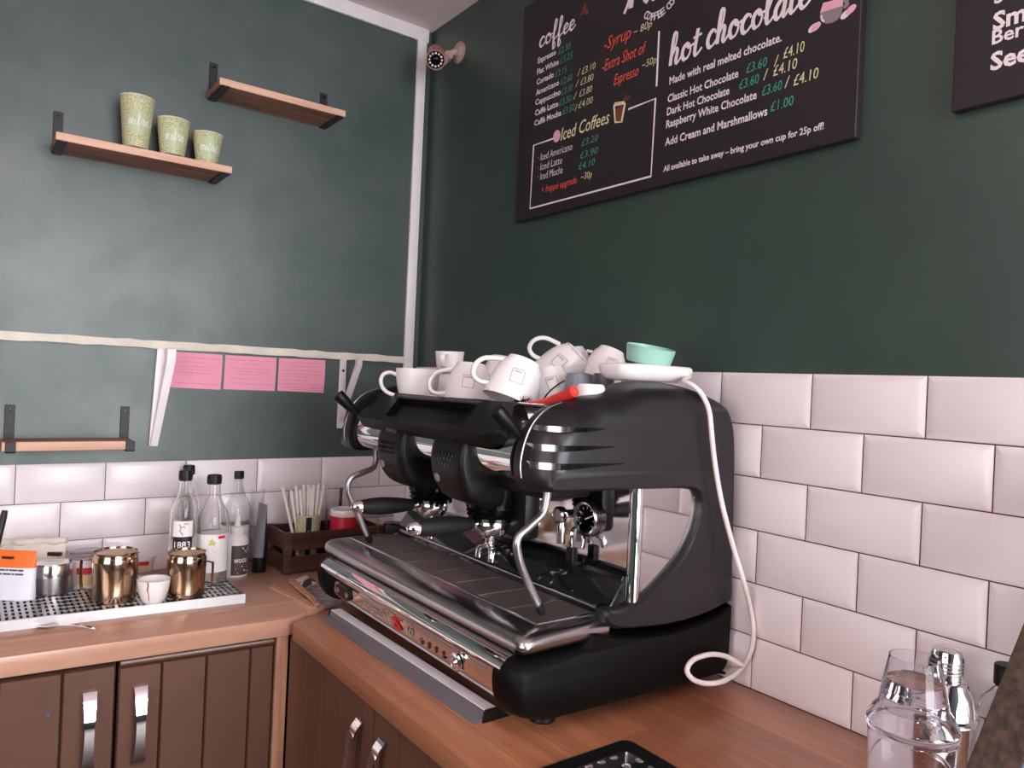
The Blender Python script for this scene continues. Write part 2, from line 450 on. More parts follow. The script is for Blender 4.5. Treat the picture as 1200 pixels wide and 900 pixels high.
SCRIPT = {
 'c': ([[(.75, .75), (.6, .97), (.3, .9), (.1, .5), (.2, .08), (.5, .02), (.9, .35)]], .85),
 'o': ([[(.5, .98), (.2, .85), (.08, .45), (.25, .05), (.58, .1), (.75, .5), (.6, .9), (.45, .97), (.6, .72), (1.02, .8)]], .95),
 'f': ([[(.0, .3), (.4, 1.2), (.5, 1.9), (.32, 2.05), (.22, 1.4), (.18, -.5), (.3, -.95), (.48, -.6), (.25, -.05), (.75, .3)]], .7),
 'e': ([[(.05, .4), (.55, .6), (.6, .85), (.4, 1.0), (.15, .7), (.15, .25), (.4, .02), (.85, .35)]], .78),
 'h': ([[(.0, .3), (.38, 1.2), (.45, 1.9), (.25, 2.0), (.14, 1.4), (.08, 0)], [(.1, .35), (.38, .95), (.6, .8), (.54, .2), (.7, .02), (1.0, .35)]], .98),
 't': ([[(.3, 1.65), (.18, .3), (.35, .02), (.75, .35)], [(-.05, 1.15), (.65, 1.22)]], .7),
 'l': ([[(.0, .3), (.4, 1.2), (.45, 1.9), (.25, 2.0), (.14, 1.2), (.18, .15), (.4, .02), (.75, .35)]], .7),
 'a': ([[(.72, .85), (.42, .98), (.1, .6), (.14, .1), (.4, .05), (.64, .5), (.74, .95), (.66, .2), (.8, .02), (1.05, .35)]], .98),
 'm': ([[(.0, .6), (.2, .95), (.15, 0)], [(.15, .4), (.4, .95), (.52, .8), (.45, 0)], [(.47, .4), (.7, .95), (.84, .8), (.78, .15), (1.05, .2)]], 1.05),
 'i': ([[(.0, .4), (.2, .95), (.14, .2), (.3, .02), (.5, .3)]], .45),
 'r': ([[(.0, .4), (.15, 1.05), (.45, .9), (.4, .3), (.5, .05), (.75, .3)]], .7),
 'M': ([[(-.1, .0), (.15, .6), (.3, 1.9), (.25, .1)], [(.3, 1.5), (.6, .5), (.95, 1.95), (.95, .4), (1.2, .02)]], 1.25),
 ' ': ([], .55)}
def put_script(bm, body, mp, x0, y0, width, xh, w, slant=.25, h=.0008):
    tot = sum(SCRIPT[c][1] for c in body); sx = width/tot; x = 0
    for c in body:
        strokes, adv = SCRIPT[c]
        for s in strokes:
            pts = catmull([((p[0]+x), p[1], 0) for p in s], 5)
            q = [(x0+p.x*sx+slant*p.y*xh*.6, y0+p.y*xh) for p in pts]
            n = len(q); ws = []
            for i in range(n):
                a = q[min(i+1, n-1)]; b_ = q[max(i-1, 0)]
                ws.append(w*(1.25 if a[1] < b_[1] else .7))
            SEQ[0] += 1; base_h = h*.3+(SEQ[0] % 40)*2.5e-5
            ribbon(bm, q, ws, 1.2e-4, lambda X, Y, H, b0=base_h: mp(X, Y, b0+H))
        x += adv

# ================================================================== SETTING
ROOM_X0, ROOM_Y0, ZC, ZF = -3.2, -4.6, 1.755, -0.92
ZL, ZR = .3086, .6111        # top of the tiling on the left and right wall
TW, TH_ = .202, .102
def slab(lo, hi): return box(BM(), lo, hi)
struct('floor', slab((ROOM_X0, ROOM_Y0, ZF-.05), (2.2, 0, ZF)), 'floor_vinyl')
struct('ceiling', slab((ROOM_X0-.1, ROOM_Y0-.1, ZC), (2.3, .1, ZC+.05)), 'ceiling_paint')
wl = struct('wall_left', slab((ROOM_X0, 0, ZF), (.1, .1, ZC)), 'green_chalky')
wr = struct('wall_right', slab((0, -2.75, ZF), (.1, 0, ZC)), 'green_paint')
struct('wall_return', slab((.1, -2.75, ZF), (2.2, -2.65, ZC)), 'far_wall')
# back wall with the shop window, side wall with an opening for the added fill window
def wall_with_hole(name, axis, at, a0, a1, h0, h1, z0, z1, m):
    bm = BM(); t = .1
    def B(p0, p1, q0, q1):
        if axis == 'y': box(bm, (p0, at-t, q0), (p1, at, q1))
        else: box(bm, (at-t, p0, q0), (at, p1, q1))
    B(a0, h0, ZF, ZC); B(h1, a1, ZF, ZC); B(h0, h1, ZF, z0); B(h0, h1, z1, ZC)
    return struct(name, bm, m)
WB = (-1.5, 1.7, -.35, 1.70)
wall_with_hole('wall_back', 'y', ROOM_Y0, ROOM_X0, 2.2, WB[0], WB[1], WB[2], WB[3], 'far_wall')
WS = (-3.6, -1.4, 0.0, 1.5)
wall_with_hole('wall_side', 'x', ROOM_X0, ROOM_Y0, 0, WS[0], WS[1], WS[2], WS[3], 'far_wall')
struct('wall_far', slab((2.2, ROOM_Y0, ZF), (2.3, -2.65, ZC)), 'far_wall')
def window(name, axis, at, a0, a1, z0, z1, nm, lm):
    bm = BM()
    def B(p0, p1, q0, q1, d0=-.06, d1=.01):
        if axis == 'y': box(bm, (p0, at+d0, q0), (p1, at+d1, q1))
        else: box(bm, (at+d0, p0, q0), (at+d1, p1, q1))
    B(a0, a1, z0, z0+.05); B(a0, a1, z1-.05, z1); B(a0, a0+.05, z0, z1); B(a1-.05, a1, z0, z1)
    for k in range(1, nm): c = a0+(a1-a0)*k/nm; B(c-.025, c+.025, z0, z1)
    w = struct(name, bm, 'white_gloss')
    bm = BM(); B2 = (lambda lo, hi: box(bm, lo, hi))
    if axis == 'y': box(bm, (a0, at-.05, z0), (a1, at-.045, z1))
    else: box(bm, (at-.05, a0, z0), (at-.045, a1, z1))
    p = obj('pane', bm, lm, w); p['kind'] = 'structure'
window('window_1', 'y', ROOM_Y0, *WB, 3, 'window_light')
window('window_2', 'x', ROOM_X0, *WS, 2, 'window_light_side')  # unseen glowing window, added as warm fill for the right wall

# tiling: bevelled metro tiles in half bond, one mesh per wall under its wall
def tile(bm, fmap, a0, a1, z0, z1, top=.006):
    """one bevelled tile; fmap(a, z, d) puts it on the wall; tiles cut by an edge keep their bevel only where whole"""
    b = .013
    b0 = [(a0, z0), (a1, z0), (a1, z1), (a0, z1)]
    ia0, ia1, iz0, iz1 = a0+min(b, (a1-a0)*.3), a1-min(b, (a1-a0)*.3), z0+min(b, (z1-z0)*.3), z1-min(b, (z1-z0)*.3)
    i0 = [(ia0, iz0), (ia1, iz0), (ia1, iz1), (ia0, iz1)]
    rings = [[fmap(a, z, .001) for a, z in b0], [fmap(a, z, .0028) for a, z in b0], [fmap(a, z, .0075) for a, z in i0]]
    loft(bm, rings)
def tiling(wall, fmap, ztop, rows, off, amin, amax, grout, gslab):
    bm = BM(); g = .0012
    for k in range(rows):
        z1 = ztop-k*TH_; z0 = max(z1-TH_, 0.0)
        o = off+(TW/2 if k % 2 else 0)
        j0 = int(math.floor((amin-o)/TW))-1
        for j in range(j0, j0+60):
            a0 = max(o+j*TW, amin); a1 = min(o+(j+1)*TW, amax)
            if a1-a0 < .012: continue
            tile(bm, fmap, a0+g, a1-g, z0+g, z1-g)
    t = struct('wall_tiles', bm, 'white_tile', wall, smooth=20)
    gb = struct('grout', gslab, grout, wall)
tiling(wl, lambda a, z, d: Vector((-a, -d, z)), ZL, 4, .1255, .0, 3.2, 'grout_grey', slab((ROOM_X0, -.0018, -.04), (0, .001, ZL-.001)))
tiling(wr, lambda a, z, d: Vector((-d, -a, z)), ZR, 6, 1.2799-7*TW, .0, 2.72, 'grout_dark', slab((-.0018, -2.72, -.04), (.001, 0, ZR-.001)))

# white boxing in the corner, along the ceiling and the cut-off ledge with its chipped edge
random.seed(4)
def wavy_strip(bm, p0, p1, up, w, d, n=40, amp=.002, nrm=Vector((0, -1, 0))):
    p0 = Vector(p0); p1 = Vector(p1); up = Vector(up); rings = []
    for i in range(n+1):
        c = p0.lerp(p1, i/n); a = random.uniform(-amp, amp); b = random.uniform(-amp, amp); dd = d
        lo = c-up*(w/2+a); hi = c+up*(w/2+b)
        rings.append([lo, lo+nrm*dd, hi+nrm*dd, hi])
    loft(bm, rings)
struct('trim_1', box(BM(), (-.056, -.012, ZL), (-.022, .0, ZC-.03), .003), 'white_gloss')
struct('trim_2', box(BM(), (ROOM_X0, -.014, ZC-.045), (-.016, .0, ZC), .003), 'white_gloss')
bm = BM(); wavy_strip(bm, (ROOM_X0, 0, .632), (-.056, 0, .632), (0, 0, 1), .0215, .016, 90, .0016)
struct('trim_3', bm, 'cream_flaky', smooth=60)
# unseen glowing ceiling panels, added to light the counter and right wall
for k, (x, y) in enumerate([(-1.2, -2.9), (-2.4, -1.7)]):
    t = wthing('ceiling_lamp', ['square white ceiling lamp panel behind the counter area', 'square white ceiling lamp panel towards the side window'][k], 'lamp', (x, y, ZC), 'ceiling lamp panels')
    bm = BM()
    for a, b, c, d in ((-.3, -.3, .3, -.28), (-.3, .28, .3, .3), (-.3, -.28, -.28, .28), (.28, -.28, .3, .28)): box(bm, (x+a, y+b, ZC-.03), (x+c, y+d, ZC))
    obj('frame', bm, 'white_gloss', t)
    obj('diffuser', slab((x-.28, y-.28, ZC-.02), (x+.28, y+.28, ZC-.012)), 'lamp_light', t)

# ================================================================== WORKTOPS AND CABINETS
EX = -.625                                           # front edge of the right-hand run
def ey(x): return -.575+(EX-x)*.052                  # front edge of the left-hand run
bm = BM(); prism(bm, [(-.002, -2.6), (-.002, -.30), (-.30, -.389), (-.46, -.511), (EX+.004, -.597), (EX, -.604), (EX, -2.6)], 'z', -.038, 0, .003, 2)
solo('worktop', bm, 'worktop_right', 'brown wood block worktop carrying the black coffee machine', 'worktop', (-.3, -1.4, -.038))
bm = BM(); prism(bm, [(-3.1, ey(-3.1)), (EX, ey(EX)), (-.462, -.495), (-.302, -.375), (-.002, -.29), (-.002, -.002), (-3.1, -.002)], 'z', -.038, .003, .003, 2)
solo('worktop', bm, 'worktop_left', 'pinkish brown worktop along the left wall under the bottles and long drip tray', 'worktop', (-1.5, -.3, -.038))

def bow_handle(bm, P, n, s, L=.165):
    """flat bow handle: P top, n outward, s sideways"""
    P = Vector(P); n = Vector(n); s = Vector(s); rings = []
    for i in range(15):
        t = i/14; z = -L*t; out = .026*math.sin(math.pi*min(1, max(0, t*1.0)))**.6 if 0 < t < 1 else 0
        w = .0085+.0045*abs(2*t-1)**1.5
        th = .004
        c = P+Vector((0, 0, z))+n*(out+.001)
        rings.append([c-s*w, c-s*w+n*th, c+s*w+n*th, c+s*w])
    loft(bm, rings)
def cabinet_door(t, name, O, s, n, W, z0, z1, grooves, hx, hz, label=None):
    """boarded door: O at its left end, s along it, n out of it"""
    O = Vector(O); s = Vector(s); n = Vector(n)
    def P(a, z, d): return Vector((0, 0, z))+O+s*a+n*d
    bm = BM()
    edges = [0]+grooves+[W]
    for i in range(len(edges)-1):
        a, b = edges[i]+.0035, edges[i+1]-.0035
        zt = z1-.0
        loft(bm, [[P(a-.0035, z0, 0), P(b+.0035, z0, 0), P(b+.0035, zt+.003, 0), P(a-.0035, zt+.003, 0)],
                  [P(a-.0035, z0, .012), P(b+.0035, z0, .012), P(b+.0035, zt+.003, .012), P(a-.0035, zt+.003, .012)],
                  [P(a, z0, .018), P(b, z0, .018), P(b, zt, .018), P(a, zt, .018)]])
    d = obj(name, bm, 'cabinet_brown', t)
    if label: d['label'] = label
    bm = BM(); h0 = P(hx, hz, .019); bow_handle(bm, h0, n, s)
    sub(d, 'handle', bm, 'chrome')
    return d
# left-hand cabinets, front parallel to the worktop edge
sL = Vector((-1, .052, 0)).normalized(); nL = Vector((-.052, -1, 0)).normalized()
def cabL(label, x0, x1, nosing, grooves, hx, hz=-.10):
    O = Vector((x0, ey(x0)+.03, 0)); W = (x0-x1)/abs(sL.x)
    t = wthing('base_cabinet', label, 'cabinet', (O.x, O.y, ZF))
    bm = BM(); q = [O-nL*.002, O+sL*W-nL*.002, O+sL*W-nL*.46, O-nL*.46]
    prism(bm, [(p.x, p.y) for p in q], 'z', ZF+.0, -.04); obj('carcass', bm, 'cabinet_inside', t)
    cabinet_door(t, 'door', O, sL, nL, W, ZF+.12, -.060 if nosing else -.052, grooves, hx, hz)
    if nosing:
        bm = BM(); a = O+Vector((0, 0, -.0475))+nL*.016; tube(bm, [a+sL*.002, a+sL*(W-.002)], .0075, 10)
        obj('top_nosing', bm, 'cabinet_brown', t)
cabL('brown boarded cabinet beside the pale corner post, rounded strip above its door', -.650, -.968, True, [.052, .146, .236], .276)
cabL('brown boarded cabinet at the far left with a small blue spot on its door', -.973, -1.55, False, [.095, .20, .30, .40, .49], .046, -.095)
# blue spot
Os = Vector((-1.090, ey(-1.090)+.03, -.128))+nL*.0185
bm = BM(); lathe(bm, [(0, 0), (.0035, 0), (.003, .0006), (0, .0008)], 12, lookmat(Os, nL, (0, 0, 1)))
solo('paint_spot', bm, 'blue_dot', 'tiny blue spot of paint on the far left cabinet door', 'spot', Os)
# corner post
bm = BM(); box(bm, (-.646, ey(-.63)+.012, ZF), (-.618, ey(-.63)+.05, -.04), .002)
solo('corner_post', bm, 'pale_post', 'pale bare wood post in the corner between the two cabinet runs', 'post', (-.636, ey(-.63)+.03, ZF))
# right-hand cabinets
def cabR(label, y0, y1, grooves, hx):
    O = Vector((-.598, y0, 0)); s = Vector((0, -1, 0)); n = Vector((-1, 0, 0)); W = y0-y1
    t = wthing('base_cabinet', label, 'cabinet', (O.x, O.y, ZF))
    obj('carcass', slab((-.597, y1, ZF), (-.1, y0, -.04)), 'cabinet_inside', t)
    cabinet_door(t, 'door', O, s, n, W, ZF+.12, -.042, grooves, hx, -.082)
cabR('dark brown boarded cabinet under the coffee machine next to the corner post', -.566, -1.005, [.1, .2, .3, .39], .394)
cabR('dark brown boarded cabinet under the coffee machine cut by the bottom edge', -1.010, -1.43, [.1, .2, .3], .045)
cabR('dark brown boarded cabinet under the worktop near the shakers', -1.435, -2.0, [.1, .2, .3, .4], .05)

# ================================================================== ESPRESSO MACHINE
YC = -.933; YO = -1.346; YI = -1.285
em = wthing('espresso_machine', 'black and chrome two-group espresso machine on the right-hand worktop, loaded with cups', 'coffee machine', (-.28, YC, 0))
def mir(y): return 2*YC-y
# side panels: a C-shaped black shell on each side
upper = [(-.482, .392), (-.498, .398), (-.508, .414), (-.511, .438), (-.505, .470), (-.493, .497), (-.477, .516), (-.457, .530), (-.430, .5395), (-.387, .550), (-.34, .5615), (-.28, .580), (-.20, .5825), (-.13, .576), (-.085, .561),
         (-.053, .535), (-.036, .500), (-.029, .455), (-.026, .40), (-.022, .30), (-.020, .22), (-.020, .166), (-.045, .154), (-.11, .142), (-.19, .138), (-.26, .142), (-.325, .150), (-.352, .160), (-.366, .174), (-.364, .192), (-.352, .197),
         (-.335, .193), (-.305, .194), (-.262, .210), (-.222, .234), (-.182, .264), (-.158, .292), (-.141, .325), (-.134, .352), (-.136, .370), (-.147, .380), (-.18, .3845), (-.25, .387), (-.325, .389), (-.41, .391)]
lower = [(-.388, .160), (-.40, .140), (-.43, .135), (-.51, .134), (-.536, .128), (-.548, .113), (-.550, .094), (-.546, .070), (-.536, .050), (-.518, .037), (-.49, .031), (-.43, .029), (-.06, .022), (-.036, .030), (-.024, .05), (-.021, .10), (-.022, .157),
         (-.045, .147), (-.11, .135), (-.19, .131), (-.26, .135), (-.33, .145)]
wands = {}
def closed_smooth(p, n=3): return [(v.x, v.y) for v in catmull([(a, b, 0) for a, b in p], n, True)]
U = closed_smooth(upper); Lo = closed_smooth(lower)
def ramp(x, a, b): return min(1, max(0, (x-a)/(b-a)))
# the front and top of the shells roll over widely, the edges round the opening and the seam only a little
def w_up(x, z):
    if x < -.40: return .2+.8*ramp(z, .400, .425)
    if z > .46: return .2+.8*ramp(-x, .06, .12)*.6
    return .2
def w_lo(x, z): return .18+.62*ramp(-x, .41, .50) if z > .10 else .18+.5*ramp(-x, .47, .53)
wU = [w_up(*p) for p in U]; wL = [w_lo(*p) for p in Lo]
panels = {}
for sgn in (1, -1):
    bm = BM(); bulge(bm, U, [(-1.262, .002), (-1.272, 0), (YI, 0), (-1.302, .004), (-1.320, .0115), (-1.335, .0225), (-1.343, .034), (YO, .05)], sgn, YC, wU, lambda x, z: -1.322 if (z < .386 and x < -.125 and not (x < -.36 and z > .3)) else 0)
    panels[sgn] = obj('side_panel', bm, 'black_panel', em, 40)
    bm = BM(); bulge(bm, Lo, [(-1.285, 0), (-1.306, 0), (-1.322, .004), (-1.335, .012), (-1.342, .021), (YO+.0005, .032)], sgn, YC, wL)
    obj('base_panel', bm, 'black_base', em, 40)
obj('underside_cover', box(BM(), (-.445, mir(-1.27), .372), (-.34, -1.27, .412), .006), 'black_plastic', em)
obj('junction_box', box(BM(), (-.395, -1.152, .272), (-.355, -1.085, .40), .012), 'black_plastic', em)
# three chrome slashes on each side panel
for sgn in (1, -1):
    for (z, xt, w) in ((.500, -.385, .0065), (.470, -.362, .0075), (.441, -.34, .008)):
        f0 = -.494 if z > .49 else (-.505 if z > .46 else -.510)
        pts = [(f0+.0012, -1.2885), (f0+.0035, -1.303), (f0+.0105, -1.3213), (f0+.0215, -1.3363), (f0+.033, -1.3443), (f0+.05, -1.3473), (f0+.08, -1.3475), (xt, -1.3475)]
        ws = [w, w, w, w, w*.95, w*.85, w*.7, .0006]
        rings = []
        for (x, y), k in zip(pts, ws):
            Y = y if sgn == 1 else mir(y); dy = -.0012*sgn
            rings.append([Vector((x, Y, z-k)), Vector((x, Y+dy, z-k)), Vector((x, Y+dy, z+k*.4)), Vector((x, Y, z+k*.4))])
        bm = BM(); loft(bm, rings[:5]); sub(panels[sgn], 'trim_slash', bm, 'chrome_soft')
        bm = BM(); loft(bm, rings[4:]); sub(panels[sgn], 'trim_groove', bm, 'black_gloss')
    ys = -1.2845 if sgn == 1 else mir(-1.2845)
    bm = BM(); tube(bm, catmull([(x-.0006, ys, z+.0006) for x, z in upper[2:9]], 4), .0014, 8); sub(panels[sgn], 'rim_piping', bm, 'steel')
# body
obj('body', box(BM(), (-.262, mir(-1.275), .045), (-.04, -1.275, .521), .01), 'black_plastic', em)
obj('underside', box(BM(), (-.50, mir(-1.28), .042), (-.30, -1.28, .130)), 'black_plastic', em)
obj('upper_housing', prism(BM(), [(-.485, .415), (-.27, .40), (-.25, .40), (-.25, .520), (-.43, .515), (-.478, .485)], 'y', mir(-1.27), -1.27), 'black_plastic', em)
for sgn in (1, -1):
    y = -1.332 if sgn == 1 else mir(-1.332)
    bm = BM(); box(bm, (-.279, min(y, y+.02*sgn), .15), (-.05, max(y, y+.02*sgn), .41)); obj('inner_panel', bm, 'steel_mirror', em)
    bm = BM(); tube(bm, [(-.282, y+.006*sgn, .15), (-.282, y+.006*sgn, .41)], .0125, 20); obj('corner_rail', bm, 'chrome', em)
# front shell of chrome, rounded
fp = [(v.x, v.y) for v in catmull([(-.30, .522, 0), (-.395, .5235, 0), (-.437, .518, 0), (-.468, .503, 0), (-.491, .479, 0), (-.503, .452, 0), (-.503, .428, 0), (-.494, .411, 0), (-.474, .401, 0), (-.43, .396, 0), (-.36, .394, 0)], 5)]
fp += [(-.36, .41), (-.30, .5)]
obj('front_shell', prism(BM(), fp, 'y', mir(YI), YI), 'chrome', em, 30)
def shell_pt(s):
    """point and normal on the shell front, s from top 0 to bottom 1"""
    pts = [Vector((x, 0, z)) for x, z in fp[5:46]]
    i = s*(len(pts)-2); k = int(i); f = i-k
    p = pts[k].lerp(pts[k+1], f); t = (pts[k+1]-pts[k]).normalized()
    return p, Vector((t.z, 0, -t.x)) if t.z < 0 else Vector((-t.z, 0, t.x))
# cup tray on top with a low rail
bm = BM(); box(bm, (-.425, mir(-1.26), .521), (-.05, -1.26, .526)); obj('cup_tray', bm, 'steel', em)
bm = BM()
tube(bm, [(-.418, -1.255, .531), (-.418, mir(-1.255), .531)], .0035, 10); tube(bm, [(-.40, -1.245, .528), (-.40, mir(-1.245), .528)], .0025, 8)
obj('tray_edge', bm, 'chrome', em)
# display visor
A0 = Vector((-.444, 0, .5220)); B0 = Vector((-.519, 0, .4640)); S = (B0-A0); Lv = S.length; S = S/Lv; N = Vector((S.z, 0, -S.x)); N = N if N.x < 0 else -N
def VP(y, s, h): return A0+S*(s*Lv)+N*h+Vector((0, y, 0))
vis_out = catmull([(-.665, .0, 0), (-.90, .0, 0), (-1.184, .0, 0), (-1.195, .10, 0), (-1.220, .38, 0), (-1.228, .66, 0), (-1.215, .88, 0), (-1.170, 1.0, 0), (-.95, 1.0, 0), (-.78, 1.0, 0), (-.690, .985, 0), (-.676, .90, 0), (-.690, .80, 0), (-.684, .5, 0), (-.668, .2, 0)], 3, True)
hole = [(-.765, .17), (-1.082, .15), (-1.106, .82), (-.800, .82)]
bm = BM()
n = len(vis_out)
# frame built as four lofted bands: outer rim ring to hole ring
def nearest_on_hole(p):
    c = Vector((-.94, .48)); d = Vector((p[0], p[1]))-c; best = None
    for i in range(4):
        a = Vector(hole[i]); b = Vector(hole[(i+1) % 4]); e = b-a
        den = d.x*e.y-d.y*e.x
        if abs(den) < 1e-9: continue
        t = ((a-c).x*e.y-(a-c).y*e.x)/den; u = ((a-c).x*d.y-(a-c).y*d.x)/den
        if t > 0 and -1e-6 <= u <= 1+1e-6 and (best is None or t < best): best = t
    return c+d*best
hp = [nearest_on_hole((p.x, p.y)) for p in vis_out]
rings = [[VP(p.x, p.y, -.012) for p in vis_out], [VP(p.x, p.y, .010) for p in vis_out],
         [VP(p.x*.97+hp[i].x*.03, p.y*.97+hp[i].y*.03, .016) for i, p in enumerate(vis_out)],
         [VP(q.x, q.y, .016) for q in hp], [VP(q.x, q.y, .001) for q in hp]]
loft(bm, rings, cap=False)
vis = obj('display_visor', bm, 'black_plastic', em, 30)
bm = BM(); loft(bm, [[VP(y, s, .0005) for y, s in hole], [VP(y, s, .0035) for y, s in hole]]); sub(vis, 'screen', bm, 'black_screen')
bm = BM(); put_text(bm, 'SEVERAL ATTITUDES : ONE PASSION', lambda x, y, h: VP(-x, .115-y/Lv, .0164+h*.3), .745, 0, width=.34, cap=.0068, offset=.006)
sub(vis, 'lettering', bm, 'chalk_grey')
# lever knobs and their slots
for (y0, dy, sl) in ((-.602, -.002, -.618), (-1.238, 0, -1.262)):
    rings = []
    for i in range(13):
        p, nn = shell_pt(.17+.60*i/12); w = .0115 if 0 < i < 12 else .007
        c = p+Vector((0, sl, 0))
        rings.append([c-Vector((0, w, 0))-nn*.002, c-Vector((0, w, 0))+nn*.004, c-Vector((0, w*.55, 0))+nn*.0055, c-Vector((0, w*.5, 0))+nn*.001, c+Vector((0, w*.5, 0))+nn*.001, c+Vector((0, w*.55, 0))+nn*.0055, c+Vector((0, w, 0))+nn*.004, c+Vector((0, w, 0))-nn*.002])
    bm = BM(); loft(bm, rings); obj('lever_slot', bm, 'black_plastic', em, 30)
    p, nn = shell_pt(.40); c = p+Vector((0, sl, 0)); d = (nn+Vector((0, .12, .28))).normalized()
    bm = BM(); lathe(bm, [(0, -.004), (.007, -.004), (.0075, .012), (.0085, .020), (.0115, .030), (.0135, .052), (.0138, .066), (.0125, .071), (0, .072)], 24, lookmat(c, d, (0, 1, 0)))
    obj('steam_lever', bm, 'black_plastic', em)
# groups: cover, head, portafilter
def group(gy):
    prof = [(-.488, .474, .054, .008), (-.506, .470, .056, .012), (-.521, .452, .057, .016), (-.526, .425, .058, .022), (-.524, .398, .0585, .032), (-.514, .370, .0585, .042), (-.492, .347, .0585, .047), (-.458, .334, .057, .047), (-.425, .330, .055, .042)]
    P = catmull([(a, b, 0) for a, b, *_ in prof], 4); W = catmull([(c, d, 0) for *_, c, d in prof], 4)
    rings = []
    for i, p in enumerate(P):
        t = (P[min(i+1, len(P)-1)]-P[max(i-1, 0)]).normalized(); nx, nz = t.y, -t.x       # inward side
        if nx < 0: nx, nz = -nx, -nz
        w, th = W[i].x, W[i].y; rr = []
        for k in range(32):
            a = 2*math.pi*k/32; ca, sa = math.cos(a), math.sin(a)
            yy = w*math.copysign(abs(ca)**.30, ca); dd = th*math.copysign(abs(sa)**.45, sa)
            rr.append(Vector((p.x+nx*(dd+th), gy+yy, p.y+nz*(dd+th))))
        rings.append(rr)
    bm = BM(); loft(bm, rings); g = obj('group_cover', bm, 'black_plastic', em, 50)
    # recess at the top of the cover, row of small vents and oval emblem
    bm = BM(); rcp = [(gy+.033, .4655), (gy-.030, .4655), (gy-.022, .444), (gy+.012, .444)]
    loft(bm, [[Vector((-.5135+.26*(.4655-z)*-1+.004, y, z)) for y, z in rcp], [Vector((-.5155-.30*(.4655-z)-.001, y, z)) for y, z in rcp]]); sub(g, 'button_recess', bm, 'black_gloss')
    bm = BM()
    for r in range(3):
        for c in range(6):
            z = .433-r*.0095; x = -.5262; y = gy-.030+c*.0115+(r % 2)*.0055
            box(bm, (x-.0008, y-.0026, z-.003), (x+.004, y+.0026, z+.002))
    sub(g, 'vent_holes', bm, 'black_gloss')
    m4 = lookmat(Vector((-.5205, gy+.030, .385)), (-.95, 0, -.30), (0, 1, 0))
    bm = BM(); lathe(bm, [(0, -.002), (.0085, -.002), (.0085, .0014), (.0065, .0022), (0, .0022)], 20, m4)
    sub(g, 'emblem', bm, 'chalk_grey')
    gx = -.412
    bm = BM(); lathe(bm, [(0, .405), (.050, .405), (.054, .39), (.055, .345), (.052, .333), (.052, .328), (.047, .325), (.050, .321), (.046, .317), (.049, .313), (.045, .309), (.046, .303), (.040, .301), (0, .301)], 40, Matrix.Translation((gx, gy, 0)))
    obj('group_head', bm, 'black_gloss', em, 40)
    # portafilter
    bm = BM(); lathe(bm, [(0, .304), (.034, .304), (.0365, .300), (.0365, .289), (.034, .285), (.031, .276), (.024, .270), (.012, .267), (.010, .258), (0, .258)], 32, Matrix.Translation((gx, gy, 0)))
    pf = obj('portafilter', bm, 'chrome', em, 40)
    d = Vector((-1, .12 if gy > -.9 else .03, .0)).normalized(); c0 = Vector((gx, gy, .297))
    bm = BM(); tube(bm, [c0+d*.03, c0+d*.048], .0075, 14); sub(pf, 'handle_neck', bm, 'chrome')
    hp_ = [(0, .044), (.011, .044), (.0125, .050), (.0160, .074), (.0182, .100), (.0185, .118), (.0168, .142), (.0138, .160), (0, .160)]
    bm = BM(); lathe(bm, hp_, 28, lookmat(c0, d, (0, 0, 1))); sub(pf, 'handle', bm, 'black_rubber', 50)
    bm = BM(); lathe(bm, [(0, .160), (.0140, .160), (.0137, .166), (.0105, .176), (.006, .181), (0, .1825)], 24, lookmat(c0, d, (0, 0, 1))); sub(pf, 'end_cap', bm, 'chrome')
    for s in (-1, 1):
        bm = BM(); tube(bm, catmull([(gx-.002, gy, .262), (gx-.004, gy+s*.006, .252), (gx-.008, gy+s*.017, .247), (gx-.011, gy+s*.022, .238), (gx-.012, gy+s*.0225, .226)], 5), .0068, 12, caps=True)
        sub(pf, 'spout', bm, 'chrome')
for gy in (-.838, -1.068): group(gy)
# back splash of polished steel and the dark sloping ledge below
obj('splash_panel', box(BM(), (-.277, mir(-1.328), .236), (-.262, -1.328, .405)), 'steel_mirror', em)
bm = BM(); prism(bm, [(-.262, .15), (-.345, .15), (-.345, .176), (-.300, .238), (-.262, .242)], 'y', mir(-1.325), -1.325, .003)
lg = obj('lower_splash', bm, 'dark_glass', em)
bm = BM(); prism(bm, [(-.2775, .240), (-.302, .237), (-.306, .231), (-.302, .229), (-.2775, .232)], 'y', mir(-1.322), -1.322); sub(lg, 'edge_strip', bm, 'chrome_soft')
# hot-water tap, pressure gauge, clip
bm = BM()
tube(bm, catmull([(-.272, -1.150, .318), (-.292, -1.150, .318), (-.302, -1.150, .306), (-.302, -1.150, .262)], 4), [.008]*9+[.009]*4, 14)
lathe(bm, [(0, 0), (.0155, 0), (.0165, .004), (.0165, .012), (.013, .015), (.012, .013), (0, .013)], 28, lookmat(Vector((-.301, -1.150, .318)), (-1, 0, 0), (0, 0, 1)))
wt = obj('water_tap', bm, 'chrome_soft', em)
bm = BM(); tube(bm, catmull([(-.275, -1.168, .296), (-.292, -1.170, .290), (-.294, -1.170, .27), (-.29, -1.170, .252)], 5), .004, 10); sub(wt, 'outlet', bm, 'chrome')
bm = BM(); lathe(bm, [(0, .0125), (.0118, .0125), (.0118, .0145), (.009, .0155), (0, .0155)], 24, lookmat(Vector((-.301, -1.150, .318)), (-1, 0, 0), (0, 0, 1))); sub(wt, 'knob_face', bm, 'chalk_grey')
gm = lookmat(Vector((-.277, -1.201, .318)), (-1, 0, 0), (0, -1, 0))
bm = BM(); lathe(bm, [(0, 0), (.031, 0), (.034, .003), (.034, .012), (.031, .014), (.0265, .012), (.0255, .006), (0, .006)], 40, gm); ga = obj('pressure_gauge', bm, 'chrome_soft', em)
